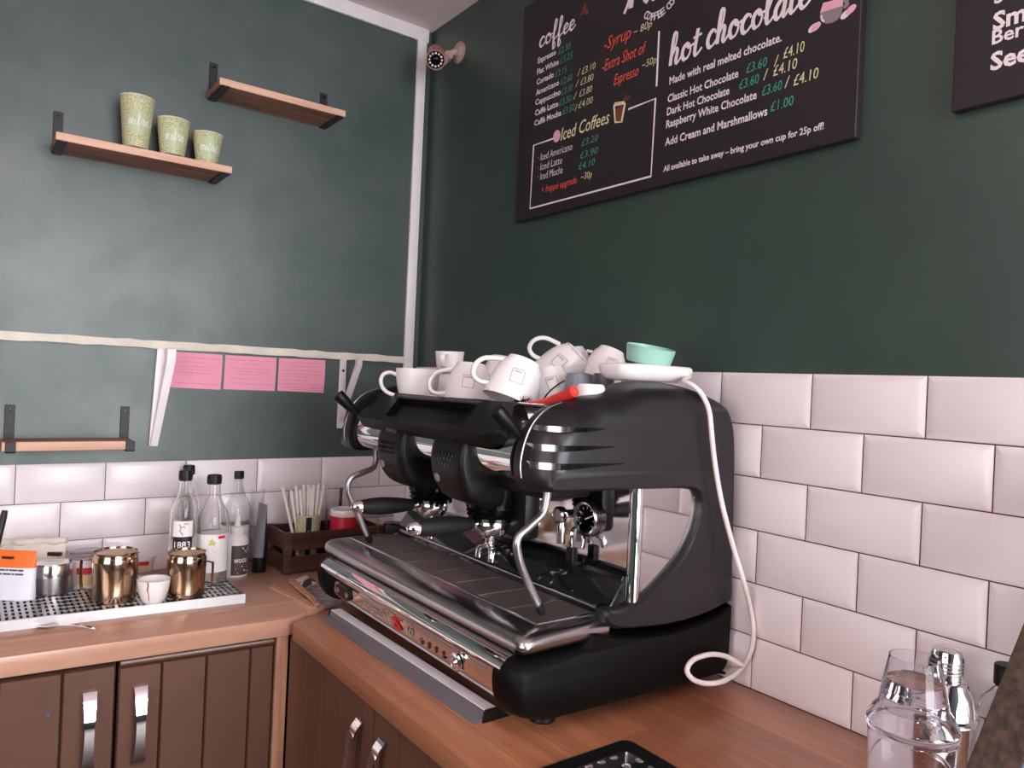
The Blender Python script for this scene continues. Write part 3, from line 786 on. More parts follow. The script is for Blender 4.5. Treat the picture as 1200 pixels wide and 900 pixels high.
bm = BM(); lathe(bm, [(0, .0062), (.0252, .0062), (.0252, .0072), (0, .0072)], 32, gm); sub(ga, 'dial', bm, 'black_gloss')
bm = BM()
mpg = lambda x, y, h: gm @ Vector((x, y, .0074+h))
ribbon(bm, [(-.004, -.002), (.018, .008)], .0022, .0006, mpg)
for k in range(9):
    a = math.radians(-40+k*32); ribbon(bm, [(.018*math.cos(a), .018*math.sin(a)), (.023*math.cos(a), .023*math.sin(a))], .0014, .0004, mpg)
sub(ga, 'needle', bm, 'chalk_white')
obj('clip', box(BM(), (-.312, -1.196, .226), (-.297, -1.176, .262), .003), 'black_plastic', em)
# name printed on the splash panel
bm = BM(); put_text(bm, 'fr', lambda x, y, h: Vector((-.2775-h, -x, y)), 1.238, .342, width=.011, cap=.010); obj('splash_lettering', bm, 'chalk_grey', em)
# drip tray: bull-nosed steel rim round a perforated grid
tr = [(-.533, .148), (-.5325, .156), (-.528, .164), (-.518, .1695), (-.505, .172), (-.490, .1728), (-.335, .1728), (-.335, .139), (-.512, .137), (-.526, .140)]
bm = BM()
Yt0, Yt1 = -1.338, mir(-1.338)
def tray_ring(y, d): return [Vector((p.x, y, p.y)) for p in inset2(tr, d)]
loft(bm, [tray_ring(Yt0, .014), tray_ring(Yt0+.002, .0085), tray_ring(Yt0+.008, .0035), tray_ring(Yt0+.018, .0008), tray_ring(Yt0+.03, 0), tray_ring(Yt1-.03, 0), tray_ring(Yt1-.018, .0008), tray_ring(Yt1-.008, .0035), tray_ring(Yt1-.002, .0085), tray_ring(Yt1, .014)])
dt = obj('drip_tray', bm, 'brushed', em, 40)
gx0, gx1, gy0, gy1 = -.473, -.342, -1.298, mir(-1.298)+.005
bm = BM(); box(bm, (gx0, gy0, .170), (gx1, gy1, .1732)); g = sub(dt, 'drip_grid', bm, 'perforated')
bm = BM()
for (a, b) in (((gx0, gy0), (gx1, gy0)), ((gx1, gy0), (gx1, gy1)), ((gx1, gy1), (gx0, gy1)), ((gx0, gy1), (gx0, gy0))):
    tube(bm, [(a[0], a[1], .1732), (b[0], b[1], .1732)], .0022, 8)
for k in range(1, 8):
    y = gy0+(gy1-gy0)*k/8; box(bm, (gx0, y-.0007, .1728), (gx1, y+.0007, .1738))
sub(dt, 'grid_border', bm, 'chrome_soft')
bm = BM(); tube(bm, [(-.341, mir(-1.30), .183), (-.341, -1.30, .183)], .0042, 12); obj('tray_rail', bm, 'chrome_soft', em)
# chrome front of the base with name, switches and control plate
bp = [(v.x, v.y) for v in catmull([(-.44, .136, 0), (-.50, .136, 0), (-.530, .131, 0), (-.546, .119, 0), (-.547, .107, 0), (-.540, .099, 0), (-.535, .092, 0), (-.5325, .078, 0), (-.530, .064, 0), (-.526, .055, 0), (-.519, .047, 0), (-.508, .043, 0)], 4)]
bp += [(-.48, .041), (-.44, .041)]
obj('base_front', prism(BM(), bp, 'y', mir(-1.302), -1.302), 'chrome', em, 30)
q0 = Vector((-.5350, 0, .092)); q1 = Vector((-.5298, 0, .0605)); qd = (q1-q0).normalized(); qn = Vector((qd.z, 0, -qd.x))
def BP(x, y, h): return q0-qd*y+qn*(h+.0012)+Vector((0, -x, 0))-Vector((0, 0, 0))
HB = (q1-q0).length
bm = BM(); put_text(bm, 'laspaziale', BP, .770, -HB*.72, width=.135, cap=.021, shear=.15, offset=.02); ln = obj('name_lettering', bm, 'silver_print', em)
bm = BM(); put_text(bm, 'S', BP, .910, -HB*.80, width=.040, cap=.026, offset=.03); obj('red_letter', bm, 'red_print', em)
bm = BM(); put_text(bm, '40', BP, .958, -HB*.72, width=.038, cap=.017, shear=.2, offset=.02); obj('model_lettering', bm, 'silver_print', em)
def pill(bm, cx, cy, L, W, th):
    pts = []
    for k in range(16):
        a = math.pi*k/15-math.pi/2; pts.append((cx+(L-W)/2+W/2*math.cos(a), cy+W/2*math.sin(a)))
    for k in range(16):
        a = math.pi*k/15+math.pi/2; pts.append((cx-(L-W)/2+W/2*math.cos(a), cy+W/2*math.sin(a)))
    loft(bm, [[BP(x, y, -.002) for x, y in pts], [BP(x, y, th) for x, y in pts]])
bm = BM(); pill(bm, .668, -HB*.52, .080, .026, .003); cp = obj('control_plate', bm, 'black_plastic', em)
for dx in (-.024, .024):
    bm = BM(); lathe(bm, [(0, 0), (.006, 0), (.006, .0055), (0, .0065)], 16, lookmat(BP(.668+dx, -HB*.52, 0), qn, (0, 1, 0))); sub(cp, 'button', bm, 'steel')
bm = BM()
for k in range(4):
    cx = 1.03+k*.027
    [ribbon(bm, [(cx-.006, -HB*(.45+.14*q)), (cx-.001+.006*((k*7+q*3) % 4)/3, -HB*(.45+.14*q))], .0028, .0005, BP) for q in range(3)]
obj('printed_symbols', bm, 'black_gloss', em)
bm = BM(); lathe(bm, [(0, 0), (.017, 0), (.017, .004), (.013, .006), (.011, .004), (.006, .009), (0, .009)], 28, lookmat(BP(1.155, -HB*.5, 0), qn, (0, 1, 0))); obj('rotary_switch', bm, 'chrome', em)
# feet
for x in (-.435, -.075):
    for y in (-1.276, mir(-1.276)):
        bm = BM(); lathe(bm, [(0, 0), (.022, 0), (.0235, .003), (.0225, .009), (.019, .011), (.0225, .013), (.024, .018), (.021, .032), (0, .032)], 28, Matrix.Translation((x, y, 0)))
        obj('foot', bm, 'black_plastic', em)
# steam wands
for pts, tip in (([(-.440, -.612, .402), (-.449, -.626, .357), (-.48, -.632, .343), (-.512, -.632, .330), (-.518, -.632, .302), (-.505, -.632, .272), (-.470, -.632, .205), (-.458, -.632, .182)], None),
                 ([(-.445, -1.276, .402), (-.446, -1.276, .375), (-.453, -1.276, .352), (-.478, -1.276, .333), (-.503, -1.276, .314), (-.502, -1.276, .288), (-.488, -1.276, .255), (-.455, -1.276, .200), (-.449, -1.276, .189)], None)):
    P = catmull(pts, 6)
    bm = BM(); tube(bm, P, .0070, 14); w = obj('steam_wand', bm, 'steel', em, 60)
    d = (P[-1]-P[-4]).normalized()
    bm = BM(); lathe(bm, [(0, -.012), (.0074, -.012), (.0074, .004), (.005, .009), (0, .010)], 16, lookmat(P[-1], d, (0, 1, 0))); sub(w, 'tip', bm, 'black_rubber')

# ================================================================== MENU BOARDS
BX = .018
def mpB(x, y, h): return Vector((-BX-h, -x, y))
def bpt(px, py): P = RW(px, py, BX); return (-P.y, P.z)
def menu_board(label, y0, y1, z0, z1):
    t = wthing('menu_board', label, 'menu board', (0, (y0+y1)/2, z0))
    obj('panel', box(BM(), (-BX, y1, z0), (-.001, y0, z1), .0015, 1), 'board_black', t)
    return t
mb = menu_board('large black menu board listing coffee and hot chocolate prices on the right wall', -.557, -1.552, 1.021, 1.625)
def mark(ink, name, build, board=None):
    bm = BM(); build(bm); return obj(name, bm, ink, board or mb, 30)
def bt(ink, body, p0, p1, cap, shear=0, offset=.012, space=1.0):
    a = bpt(*p0); b = bpt(*p1)
    nm = 'price' if ('£' in body or '~' in body) else ('price_slash' if body == '/' else 'menu_line')
    mark(ink, nm, lambda bm: put_text(bm, body, mpB, a[0], (a[1]+b[1])/2, width=b[0]-a[0], cap=cap*.82, shear=shear, offset=offset, space=space))
za = lambda x, y: (600+x*.3, y*.3)          # left-hand column
zb = lambda x, y: (740+x*.25, y*.25)        # right-hand column
for body, a, b in (('Espresso', (102, 246), (172, 216)), ('Flat White', (98, 290), (183, 254)), ('Cortado', (97, 330), (163, 304)), ('Americano', (94, 371), (184, 335)),
                   ('Cappuccino', (92, 411), (190, 370)), ('Caffè Latte', (90, 451), (181, 417)), ('Caffè Mocha', (88, 491), (193, 452))):
    bt('chalk_white', body, za(*a), za(*b), .0185, offset=.02)
for body, a, b in (('£2.30', (182, 212), (228, 192)), ('£3.25', (187, 250), (237, 226)), ('£3.15', (169, 303), (214, 282)), ('£2.60', (191, 333), (236, 312)), ('£3.30', (193, 372), (238, 352)),
                   ('£3.50', (184, 415), (233, 395)), ('£3.50', (198, 448), (245, 430)), ('£3.20', (272, 573), (336, 548)), ('£3.90', (266, 622), (336, 598)), ('£4.10', (260, 666), (324, 642))):
    bt('chalk_teal', body, za(*a), za(*b), .021, shear=.15, offset=-.006)
for body, a, b in (('/', (255, 300), (268, 292)), ('£3.10', (273, 290), (326, 270)), ('/', (248, 342), (262, 336)), ('£3.80', (268, 335), (318, 312)), ('/', (240, 390), (254, 384)), ('£3.80', (263, 380), (313, 358)),
                   ('/', (245, 436), (256, 430)), ('£4.00', (260, 426), (316, 400)), ('~ 80p', (475, 135), (547, 108)), ('~50p', (508, 268), (565, 246)), ('~30p', (270, 706), (313, 690))):
    bt('chalk_cream', body, za(*a), za(*b), .021, shear=.15, offset=-.006)
bt('chalk_cream', 'Iced Coffees', za(190, 554), za(381, 476), .040, shear=.25, offset=.004)
for body, a, b, c in (('-Syrup', (360, 192), (465, 152), .036), ('-Extra Shot of', (353, 275), (524, 212), .034), ('Espresso', (398, 336), (495, 292), .032), ('+ frappé upgrade', (116, 756), (254, 714), .022)):
    bt('chalk_red', body, za(*a), za(*b), c, shear=.3, offset=-.002)
for body, a, b in (('· Iced Americano', (103, 628), (236, 588)), ('· Iced Latte', (101, 668), (196, 640)), ('· Iced Mocha', (101, 706), (198, 677))):
    bt('chalk_white', body, za(*a), za(*b), .024, shear=.1, offset=-.006)
for body, a, b, c in (('Made with real melted chocolate.', (178, 400), (705, 190), .0205), ('Classic Hot Chocolate', (170, 485), (502, 357), .0205), ('Dark Hot Chocolate', (167, 545), (460, 438), .0205), ('Raspberry White Chocolate', (163, 606), (588, 457), .0205),
                      ('Add Cream and Marshmallows', (158, 690), (638, 533), .0205), ('All available to take away – bring your own cup for 25p off!', (150, 812), (902, 597), .0155)):
    bt('chalk_white', body, zb(*a), zb(*b), c, offset=.02)
for body, a, b in (('£3.60', (538, 344), (636, 310)), ('£3.60', (505, 421), (598, 388)), ('£3.60', (612, 452), (706, 418)), ('£1.00', (652, 526), (760, 490))):
    bt('chalk_teal', body, zb(*a), zb(*b), .023, shear=.1, offset=.0)
for body, a, b in (('/', (668, 314), (690, 306)), ('£4.10', (713, 276), (811, 240)), ('/', (618, 378), (640, 370)), ('£4.10', (665, 360), (777, 318)), ('/', (718, 413), (742, 405)), ('£4.10', (760, 402), (877, 366))):
    bt('chalk_cream', body, zb(*a), zb(*b), .025, shear=.1, offset=.0)
def bscript(body, p0, p1, xh, w):
    a = bpt(*p0); b = bpt(*p1)
    mark('chalk_white', 'heading', lambda bm: put_script(bm, body, mpB, a[0], (a[1]+b[1])/2, b[0]-a[0], xh, w, .12))
bscript('coffee', za(106, 180), za(246, 118), .025, .0052)
bscript('hot', zb(178, 305), zb(325, 255), .034, .0072)
bscript('chocolate', zb(350, 222), zb(835, 35), .034, .0072)
bscript('Mitre', (734, 9), (826, -26), .055, .012)
def bline(ink, pts, w, closed=False):
    mark(ink, 'drawn_line', lambda bm: ribbon(bm, [bpt(*p) for p in pts], w, .0008, mpB, closed))
bline('chalk_white', [za(575, 122), za(565, 337)], .0042)
bline('chalk_white', [za(166, 540), za(85, 568), za(70, 815), za(543, 689), za(561, 385), za(455, 427)], .0045)
# round lettering of the emblem at the top
for ch, (x, y), rot in (('C', (513, 68), -.7), ('O', (524, 77), -.45), ('F', (541, 82), -.2), ('F', (554, 80), .0), ('E', (571, 74), .2), ('E', (586, 65), .4), ('C', (614, 42), .75), ('O', (628, 25), .9)):
    a = bpt(*za(x, y)); c_, s_ = math.cos(rot), math.sin(rot)
    mark('chalk_white', 'emblem_letter', lambda bm: put_text(bm, ch, lambda X, Y, H: mpB(a[0]+X*c_-Y*s_, a[1]+X*s_+Y*c_, H), 0, 0, width=.0125, cap=.017, offset=.02))
# small chalk drawings: coffee beans, iced glass, hot chocolate mug with marshmallows
def blob(ink, px, py, rx, ry, rot=0, h=.0008):
    a = bpt(px, py); pts = []
    for k in range(16):
        t = 2*math.pi*k/16; x, y = rx*math.cos(t), ry*math.sin(t); pts.append((a[0]+x*math.cos(rot)-y*math.sin(rot), a[1]+x*math.sin(rot)+y*math.cos(rot)))
    mark(ink, 'drawing', lambda bm: loft(bm, [[mpB(x, y, 0) for x, y in pts], [mpB(x, y, h) for x, y in pts]]))
for x, y, r in ((283, 30, 1.2), (276, 48, .6), (291, 46, 2.2)): blob('chalk_brown', *za(x, y), .009, .005, r, .0008+.0002*(x-276)/7)
blob('chalk_pink', *za(175, 532), .014, .016)
def bpoly(ink, pts, h=.0008): 
    q = [bpt(*p) for p in pts]; mark(ink, 'drawing', lambda bm: loft(bm, [[mpB(x, y, 0) for x, y in q], [mpB(x, y, h) for x, y in q]]))
bpoly('chalk_brown', [za(404, 425), za(440, 412), za(430, 470), za(406, 480)])
bline('chalk_cream', [za(399, 413), za(404, 478), za(428, 476), za(442, 404)], .005)
bline('chalk_cream', [za(399, 413), za(442, 404), za(438, 398), za(403, 404), za(399, 413)], .004)
bline('chalk_brown', [za(438, 398), za(445, 370)], .004); bline('chalk_brown', [za(445, 392), za(462, 376)], .004)
mug = [zb(886, 60), zb(884, 85), zb(892, 102), zb(912, 112), zb(940, 108), zb(968, 92), zb(985, 66), zb(992, 30), zb(994, -10), zb(900, 15)]
bpoly('chalk_grey', mug); bline('chalk_grey', [zb(986, -8), zb(1008, 2), zb(1012, 22), zb(996, 36)], .008)
bpoly('chalk_pink', [zb(886, 62), zb(990, 28), zb(994, -10), zb(900, 15)], .0013)
bline('chalk_white', [zb(891, 72), zb(894, 92), zb(905, 102)], .0035)
for x, y in ((1005, 68), (1030, 45), (852, 132), (866, 126)): blob('chalk_pink' if x in (1030, 866) else 'chalk_white', *zb(x, y), .010, .006, .5, .0018 if x in (1030, 866) else .0014)
mb2 = menu_board('second black menu board at the top right corner, mostly beyond the edge', -1.708, -2.62, 1.023, 1.625)
def bt2(body, px, py, cap, offset=.02):
    a = bpt(px, py); mark('chalk_white', 'menu_line', lambda bm: put_text(bm, body, mpB, a[0], a[1], cap=cap, offset=offset), mb2)
bt2('Strawberry', 1165, 5, .021); bt2('Smoothies', 1163.5, 36, .026, .03); bt2('Berry', 1162.5, 52.5, .021); bt2('See our', 1160.5, 83, .026, .03)

# ================================================================== WALL SHELVES, BRACKETS, NOTES, CAMERA
def iron_bracket(bm, x, zb_, zt, D, th, w=.022, lip=True):
    """iron strap: up the wall, under the board and up its front edge"""
    t = .004
    box(bm, (x-w/2, -t, zb_-t), (x+w/2, -.0005, zt), .001, 1)
    box(bm, (x-w/2, -D-t, zb_-t), (x+w/2, -.0005, zb_), .001, 1)
    if lip: box(bm, (x-w/2, -D-t, zb_-t), (x+w/2, -D, zb_+th), .001, 1)
def wall_shelf(label, x0, x1, zb_, th, D, zt, bx, lip):
    t = wthing('wall_shelf', label, 'shelf', ((x0+x1)/2, 0, zb_), 'wooden wall shelves on iron straps')
    bm = BM(); box(bm, (x0, -D+.002, zb_), (x1, -.001, zb_+th), .0015, 1); bd = obj('board', bm, 'shelf_wood', t)
    bm = BM(); box(bm, (x0+.0005, -D, zb_+.0005), (x1-.0005, -D+.0025, zb_+th-.0005), .0008, 1); e = sub(bd, 'front_edge', bm, 'shelf_edge')
    for x in bx:
        bm = BM(); iron_bracket(bm, x, zb_, zt, D, th, lip=lip); b_ = obj('bracket', bm, 'black_metal', t)
        bm = BM(); lathe(bm, [(0, 0), (.0035, 0), (.003, .0016), (0, .002)], 12, lookmat(Vector((x, -.004, zt-.012)), (0, -1, 0), (1, 0, 0))); sub(b_, 'screw', bm, 'black_gloss')
wall_shelf('short wooden wall shelf carrying three leafy paper cups', -1.091, -.677, 1.107, .020, .14, 1.214, (-1.077, -.694), False)
wall_shelf('short empty wooden wall shelf high up near the corner', -.720, -.357, 1.341, .020, .14, 1.447, (-.704, -.374), False)
wall_shelf('small empty wooden shelf low on the left wall just above the tiles', -1.171, -.884, .351, .023, .10, .459, (-1.153, -.893), True)

# take-away cups
def wrap(prof_r, th0, s=1):
    """map (x, y, h) onto a round wall of radius prof_r(y), centred at angle th0"""
    def f(x, y, h):
        r = prof_r(y); a = th0+x/r
        return Vector(((r+h)*math.cos(a), (r+h)*math.sin(a), y))
    return f
def paper_cup(label, P, rb, rt, h, band, patch_r, group='leafy paper cups on the shelf'):
    t = thing('paper_cup', label, 'cup', P, group)
    pr = lambda y: rb+(rt-rb)*y/h
    bm = BM(); lathe(bm, [(0, .004), (rb-.002, .004), (rb-.002, 0), (rb, 0), (rt, h-.002), (rt-.0012, h-.002), (rb-.002, .006), (0, .006)], 40)
    b_ = obj('body', bm, 'paper_leafy', t)
    bm = BM(); R = rt; tube(bm, [(R*math.cos(2*math.pi*k/40), R*math.sin(2*math.pi*k/40), h-.001) for k in range(40)], .0017, 8, closed=True); obj('rim', bm, 'paper_rim', t)
    if band:
        bm = BM(); lathe(bm, [(pr(0)+.0004, 0), (pr(.014)+.0005, .014)], 40); lathe(bm, [(rb-.001, .0), (pr(0)+.0004, 0)], 40); obj('base_band', bm, 'brown_band', t)
    v = CAM-Vector(P); th0 = math.atan2(v.y, v.x)+.10
    zc = h*.52; f = wrap(pr, th0)
    bm = BM(); cols = [[f(patch_r*(-1+2*i/16), zc+patch_r*math.sqrt(max(0, 1-(-1+2*i/16)**2))*(1-2*j/8), .0004) for j in range(9)] for i in range(1, 16)]
    for a, c in zip(cols, cols[1:]):
        A = [bm.verts.new(p) for p in a]; C = [bm.verts.new(p) for p in c]
        for j in range(8): bm.faces.new((A[j], A[j+1], C[j+1], C[j]))
    bmesh.ops.remove_doubles(bm, verts=bm.verts, dist=1e-5)
    lp = obj('leaf_patch', bm, 'paper_patch', t)
    bm = BM(); put_script(bm, 'mitre', f, -patch_r*.85, zc-.008, patch_r*1.75, .015, .0026, h=.0008)
    ribbon(bm, [(.002, zc-patch_r*.75), (.0025, zc), (.002, zc+patch_r*.8)], .0018, .0004, lambda x, y, H: f(x, y, .0006+H))
    o = obj('lettering', bm, 'label_white', lp, None); return t
zs = 1.1272
paper_cup('tall green leafy paper cup, leftmost on the wall shelf', (-.906, -.066, zs), .029, .0415, .147, True, .030)
paper_cup('medium green leafy paper cup, middle of the three on the wall shelf', (-.816, -.066, zs), .029, .0415, .110, True, .0285)
paper_cup('small green leafy paper cup, right end of the wall shelf', (-.727, -.066, zs), .027, .040, .093, False, .029)

# painted wooden shelf brackets left on the wall
def wedge_bracket(label, xc, zt, zb_, dt_, db_):
    t = wthing('shelf_bracket', label, 'bracket', (xc, 0, zb_))
    bm = BM()
    a = [(xc-.022, -.001, zt), (xc+.0, -.001, zt), (xc+.0, -.014, zt), (xc-.022, -.014, zt)]
    b_ = [(xc-.033, -.001, zb_), (xc-.017, -.001, zb_), (xc-.017, -.012, zb_), (xc-.033, -.012, zb_)]
    loft(bm, [[Vector(p) for p in b_], [Vector(p) for p in a]]); obj('wall_batten', bm, 'white_gloss', t)
    bm = BM()
    a = [(xc-.004, -.014, zt), (xc+.018, -.014, zt), (xc+.018, -dt_, zt), (xc-.004, -dt_, zt)]
    a2 = [(p[0], p[1], zt-.03) for p in a]
    b_ = [(xc-.031, -.012, zb_), (xc-.013, -.012, zb_), (xc-.013, -db_, zb_), (xc-.031, -db_, zb_)]
    loft(bm, [[Vector(p) for p in q] for q in (b_, a2, a)]); obj('brace', bm, 'white_gloss', t)
wedge_bracket('white painted wedge-shaped shelf bracket left of the pink notes', -.799, .621, .352, .052, .022)
t = wthing('shelf_bracket', 'white painted metal bracket with screw holes right of the pink notes', 'bracket', (-.27, 0, .40))
bm = BM(); box(bm, (-.284, -.012, .40), (-.262, -.001, .622), .003, 2); vb = obj('wall_batten', bm, 'white_gloss', t)
for z in (.585, .515):
    bm = BM(); lathe(bm, [(0, 0), (.0045, 0), (.003, .0014), (0, .0014)], 14, lookmat(Vector((-.273, -.0125, z)), (0, -1, 0), (1, 0, 0))); sub(vb, 'screw', bm, 'ink')
bm = BM(); prism(bm, [(-.012, .42), (-.012, .452), (-.116, .606), (-.116, .622), (-.138, .622), (-.138, .602)], 'x', -.281, -.266, .002); obj('brace', bm, 'white_gloss', t)

# three pink cards with handwriting
random.seed(11)
def pink_note(label, c00, c10, c11, c01, rows):
    """corners: top-left, top-right, bottom-right, bottom-left in (x, z)"""
    def P(u, v, h):
        a = Vector(c00).lerp(Vector(c10), u); b_ = Vector(c01).lerp(Vector(c11), u); q = a.lerp(b_, v)
        curl = .0025*math.sin(math.pi*v)*u
        return Vector((q.x, -.0012-curl-h, q.y))
    t = wthing('note_card', label, 'note', tuple(P(.5, .5, 0)), 'pink handwritten cards under the ledge')
    bm = BM(); n, m_ = 8, 8; V = [[bm.verts.new(P(i/n, j/m_, .0006)) for j in range(m_+1)] for i in range(n+1)]; Wb = [[bm.verts.new(P(i/n, j/m_, 0)) for j in range(m_+1)] for i in range(n+1)]
    for i in range(n):
        for j in range(m_): bm.faces.new((V[i][j], V[i+1][j], V[i+1][j+1], V[i][j+1])); bm.faces.new((Wb[i][j], Wb[i][j+1], Wb[i+1][j+1], Wb[i+1][j]))
    ed = [(i, 0) for i in range(n)]+[(n, j) for j in range(m_)]+[(i, m_) for i in range(n, 0, -1)]+[(0, j) for j in range(m_, 0, -1)]
    for k in range(len(ed)): a = ed[k]; b_ = ed[(k+1) % len(ed)]; bm.faces.new((V[a[0]][a[1]], V[b_[0]][b_[1]], Wb[b_[0]][b_[1]], Wb[a[0]][a[1]]))
    c = obj('card', bm, 'pink_card', t)
    bm = BM()
    for r_ in rows:
        v, u0, u1 = r_; u = u0
        while u < u1:
            L = random.uniform(.02, .07); k = int(L/.008)+2
            pts = [(u+L*i/k, v+random.uniform(-.016, .016)) for i in range(k+1)]
            ribbon(bm, pts, .010, .0002, lambda x, y, H: P(x, y, .0008+H)); u += L+.02
    sub(c, 'handwriting', bm, 'pencil', None)
pink_note('pink handwritten card, leftmost of three, touching the white wedge bracket', (-.778, .615), (-.644, .614), (-.646, .512), (-.787, .515), [(.14, .2, .9), (.26, .15, .6), (.38, .12, .85), (.47, .14, .8), (.56, .12, .75), (.64, .2, .4), (.86, .1, .95)])
pink_note('pink handwritten card, middle of three below the chipped ledge', (-.636, .614), (-.486, .614), (-.487, .513), (-.638, .514), [(.12, .05, .95), (.24, .35, .7), (.37, .1, .8), (.46, .2, .85), (.54, .3, .7), (.67, .1, .7), (.82, .15, .9)])
pink_note('darker pink handwritten card, rightmost of three below the chipped ledge', (-.478, .614), (-.330, .615), (-.332, .512), (-.479, .514), [(.12, .05, .95), (.22, .25, .85), (.36, .05, .9), (.46, .05, .95), (.54, .1, .6), (.65, .05, .6), (.78, .03, .97), (.87, .03, .97), (.94, .3, .97)])

# security camera in the corner
pc = on(511, 66, 0, -.085)
t = wthing('security_camera', 'small round security camera with ring of lights on the corner wall', 'security camera', (0, -.19, 1.60))
ax = ((CAM-pc).normalized()+Vector((-.02, 0, -.30))).normalized()
mm = lookmat(pc, ax, (0, 0, 1))
bm = BM(); lathe(bm, [(0, -.045), (.024, -.045), (.027, -.040), (.028, .030), (.030, .031), (.030, .046), (.027, .046), (.026, .040), (0, .040)], 32, mm); hb = obj('housing', bm, 'rust_pink', t)
bm = BM(); lathe(bm, [(0, .041), (.0265, .041), (.0265, .0425), (0, .0425)], 28, mm); fb = sub(hb, 'face_plate', bm, 'black_gloss')
for k in range(12):
    a = 2*math.pi*k/12
    bm = BM(); lathe(bm, [(0, .0425), (.0036, .0425), (.003, .0455), (0, .0465)], 10, mm @ Matrix.Translation((.0195*math.cos(a), .0195*math.sin(a), 0))); sub(hb, 'lamp_bead', bm, 'led_dot')
bm = BM(); lathe(bm, [(0, .0425), (.009, .0425), (.009, .046), (.006, .048), (0, .0485)], 20, mm); sub(hb, 'lens', bm, 'black_gloss')
pm = RW(539, 62, .0); 
bm = BM(); lathe(bm, [(0, .001), (.034, .001), (.034, .006), (.026, .012), (.014, .016), (0, .016)], 28, lookmat(pm, (-1, 0, 0), (0, 0, 1))); obj('mount_plate', bm, 'cctv_mount', t)
bm = BM(); pe = pc-ax*.02+Vector((.01, -.03, -.03)); tube(bm, catmull([pm+Vector((-.014, 0, 0)), pm+Vector((-.045, .004, -.022)), pe+Vector((.0, -.004, -.0)), pc-ax*.015+Vector((.012, -.022, -.012))], 5), .0105, 14); obj('mount_arm', bm, 'cctv_mount', t)
bm = BM(); lathe(bm, [(0, -.012), (.015, -.012), (.016, 0), (.015, .012), (0, .012)], 20, lookmat(pm+Vector((-.045, .004, -.024)), (0, -1, .3), (1, 0, 0))); obj('mount_joint', bm, 'cctv_mount', t)

# ================================================================== CUPS ON TOP OF THE MACHINE
CUP_O = [(.026, 0), (.0275, .004), (.0345, .014), (.0400, .034), (.0425, .054), (.0435, .070)]
def cam_dir(r_, u_, t_): return (CR*r_+CU*u_-CF*t_).normalized()
def mug(label, px, py, x, axis, handle, s=1.0, logo=None, straight=False, flat_handle=False, m='white_ceramic', name='cup', cat='cup', group='white cups piled on the machine', has_handle=True):
    """axis: direction base -> rim and handle direction, both as (right, up, towards viewer) seen from the room"""
    A = cam_dir(*axis); Hd = cam_dir(*handle)
    prof = [(a*s, b*s) for a, b in (CUP_O if not straight else [(.0285, 0), (.030, .003), (.0325, .02), (.035, .046), (.0355, .050)])]
    h = prof[-1][1]; c = on(px, py, 0, x); P = c-A*h/2
    mw = lookmat(P, A, Hd)
    t = thing(name, label, cat, group=group, mw=mw)
    inner = [(max(a-.0028*s, 0), b) for a, b in reversed(prof)]; inner[0] = (prof[-1][0]-.002*s, prof[-1][1]+.0002); inner = [(a, max(b, .006*s)) for a, b in inner]
    ring = [(0, .003*s), (prof[0][0]-.004*s, .003*s), (prof[0][0]-.0035*s, 0)]
    bm = BM(); lathe(bm, ring+prof+inner+[(0, .006*s)], 48); body = obj('body', bm, m, t, 50)
    def rad(y):
        for (a, b), (c_, d) in zip(prof, prof[1:]):
            if b <= y <= d: return a+(c_-a)*(y-b)/(d-b)
        return prof[-1][0]
    if has_handle:
        if flat_handle:
            pts = [(rad(h*.85)-.001, 0, h*.85), (rad(h*.85)+.016, 0, h*.84), (rad(h*.5)+.021, 0, h*.6), (rad(h*.3)+.014, 0, h*.30), (rad(h*.22)-.001, 0, h*.24)]; w, th = .0062, .0024
        else:
            pts = [(rad(h*.80)-.002*s, 0, h*.80), (rad(h*.80)+.012*s, 0, h*.86), (rad(h*.6)+.027*s, 0, h*.78), (rad(h*.5)+.031*s, 0, h*.55), (rad(h*.4)+.022*s, 0, h*.32), (rad(h*.2)-.001*s, 0, h*.17)]; w, th = .0066*s, .0040*s
        C = catmull(pts, 6); rings = []
        for i, p in enumerate(C):
            tg = (C[min(i+1, len(C)-1)]-C[max(i-1, 0)]).normalized(); nn = Vector((tg.z, 0, -tg.x))
            rings.append([p+nn*th*math.sin(2*math.pi*k/12)+Vector((0, w*math.cos(2*math.pi*k/12), 0)) for k in range(12)])
        bm = BM(); loft(bm, rings); obj('handle', bm, m, t, 60)
    if logo is not None:
        # square frame with a word, facing the room; turn = (sideways angle, height share, roll)
        v = mw.inverted() @ CAM; th0 = math.atan2(v.y, v.x)+logo[0]; yc = h*logo[1]; sz = .022*s; ro = logo[2]
        flip = -1 if (mw.to_3x3() @ Vector((0, 0, 1))).dot(CU) < 0 else 1
        def f(x, y, H):
            X = (x*math.cos(ro)-y*math.sin(ro))*flip; Y = (x*math.sin(ro)+y*math.cos(ro))*flip; yy = min(max(yc+Y, 0), h)
            r = rad(yy); a = th0+X/r
            return Vector(((r+H+.0003)*math.cos(a), (r+H+.0003)*math.sin(a), yc+Y))
        bm = BM(); n = 8; q = []
        for (a, b) in (((-1, -1), (1, -1)), ((1, -1), (1, 1)), ((1, 1), (-1, 1)), ((-1, 1), (-1, -1))):
            q += [((a[0]+(b[0]-a[0])*k/n)*sz/2*.92, (a[1]+(b[1]-a[1])*k/n)*sz/2) for k in range(n)]
        ribbon(bm, q, .0006*s, .0002, f, True); sub(body, 'printed_square', bm, 'ink', None)
        bm = BM(); put_text(bm, 'UNION', f, -sz*.36, sz*.26, width=sz*.56, cap=sz*.13, offset=.012, h=.0003); sub(body, 'printed_word', bm, 'ink', None)
    return t
Z = cam_dir
mug('white cup standing upright at the left end of the pile, handle to the left', 489, 453, -.41, (.05, 1, .0), (-1, -.1, .15), 1.16)
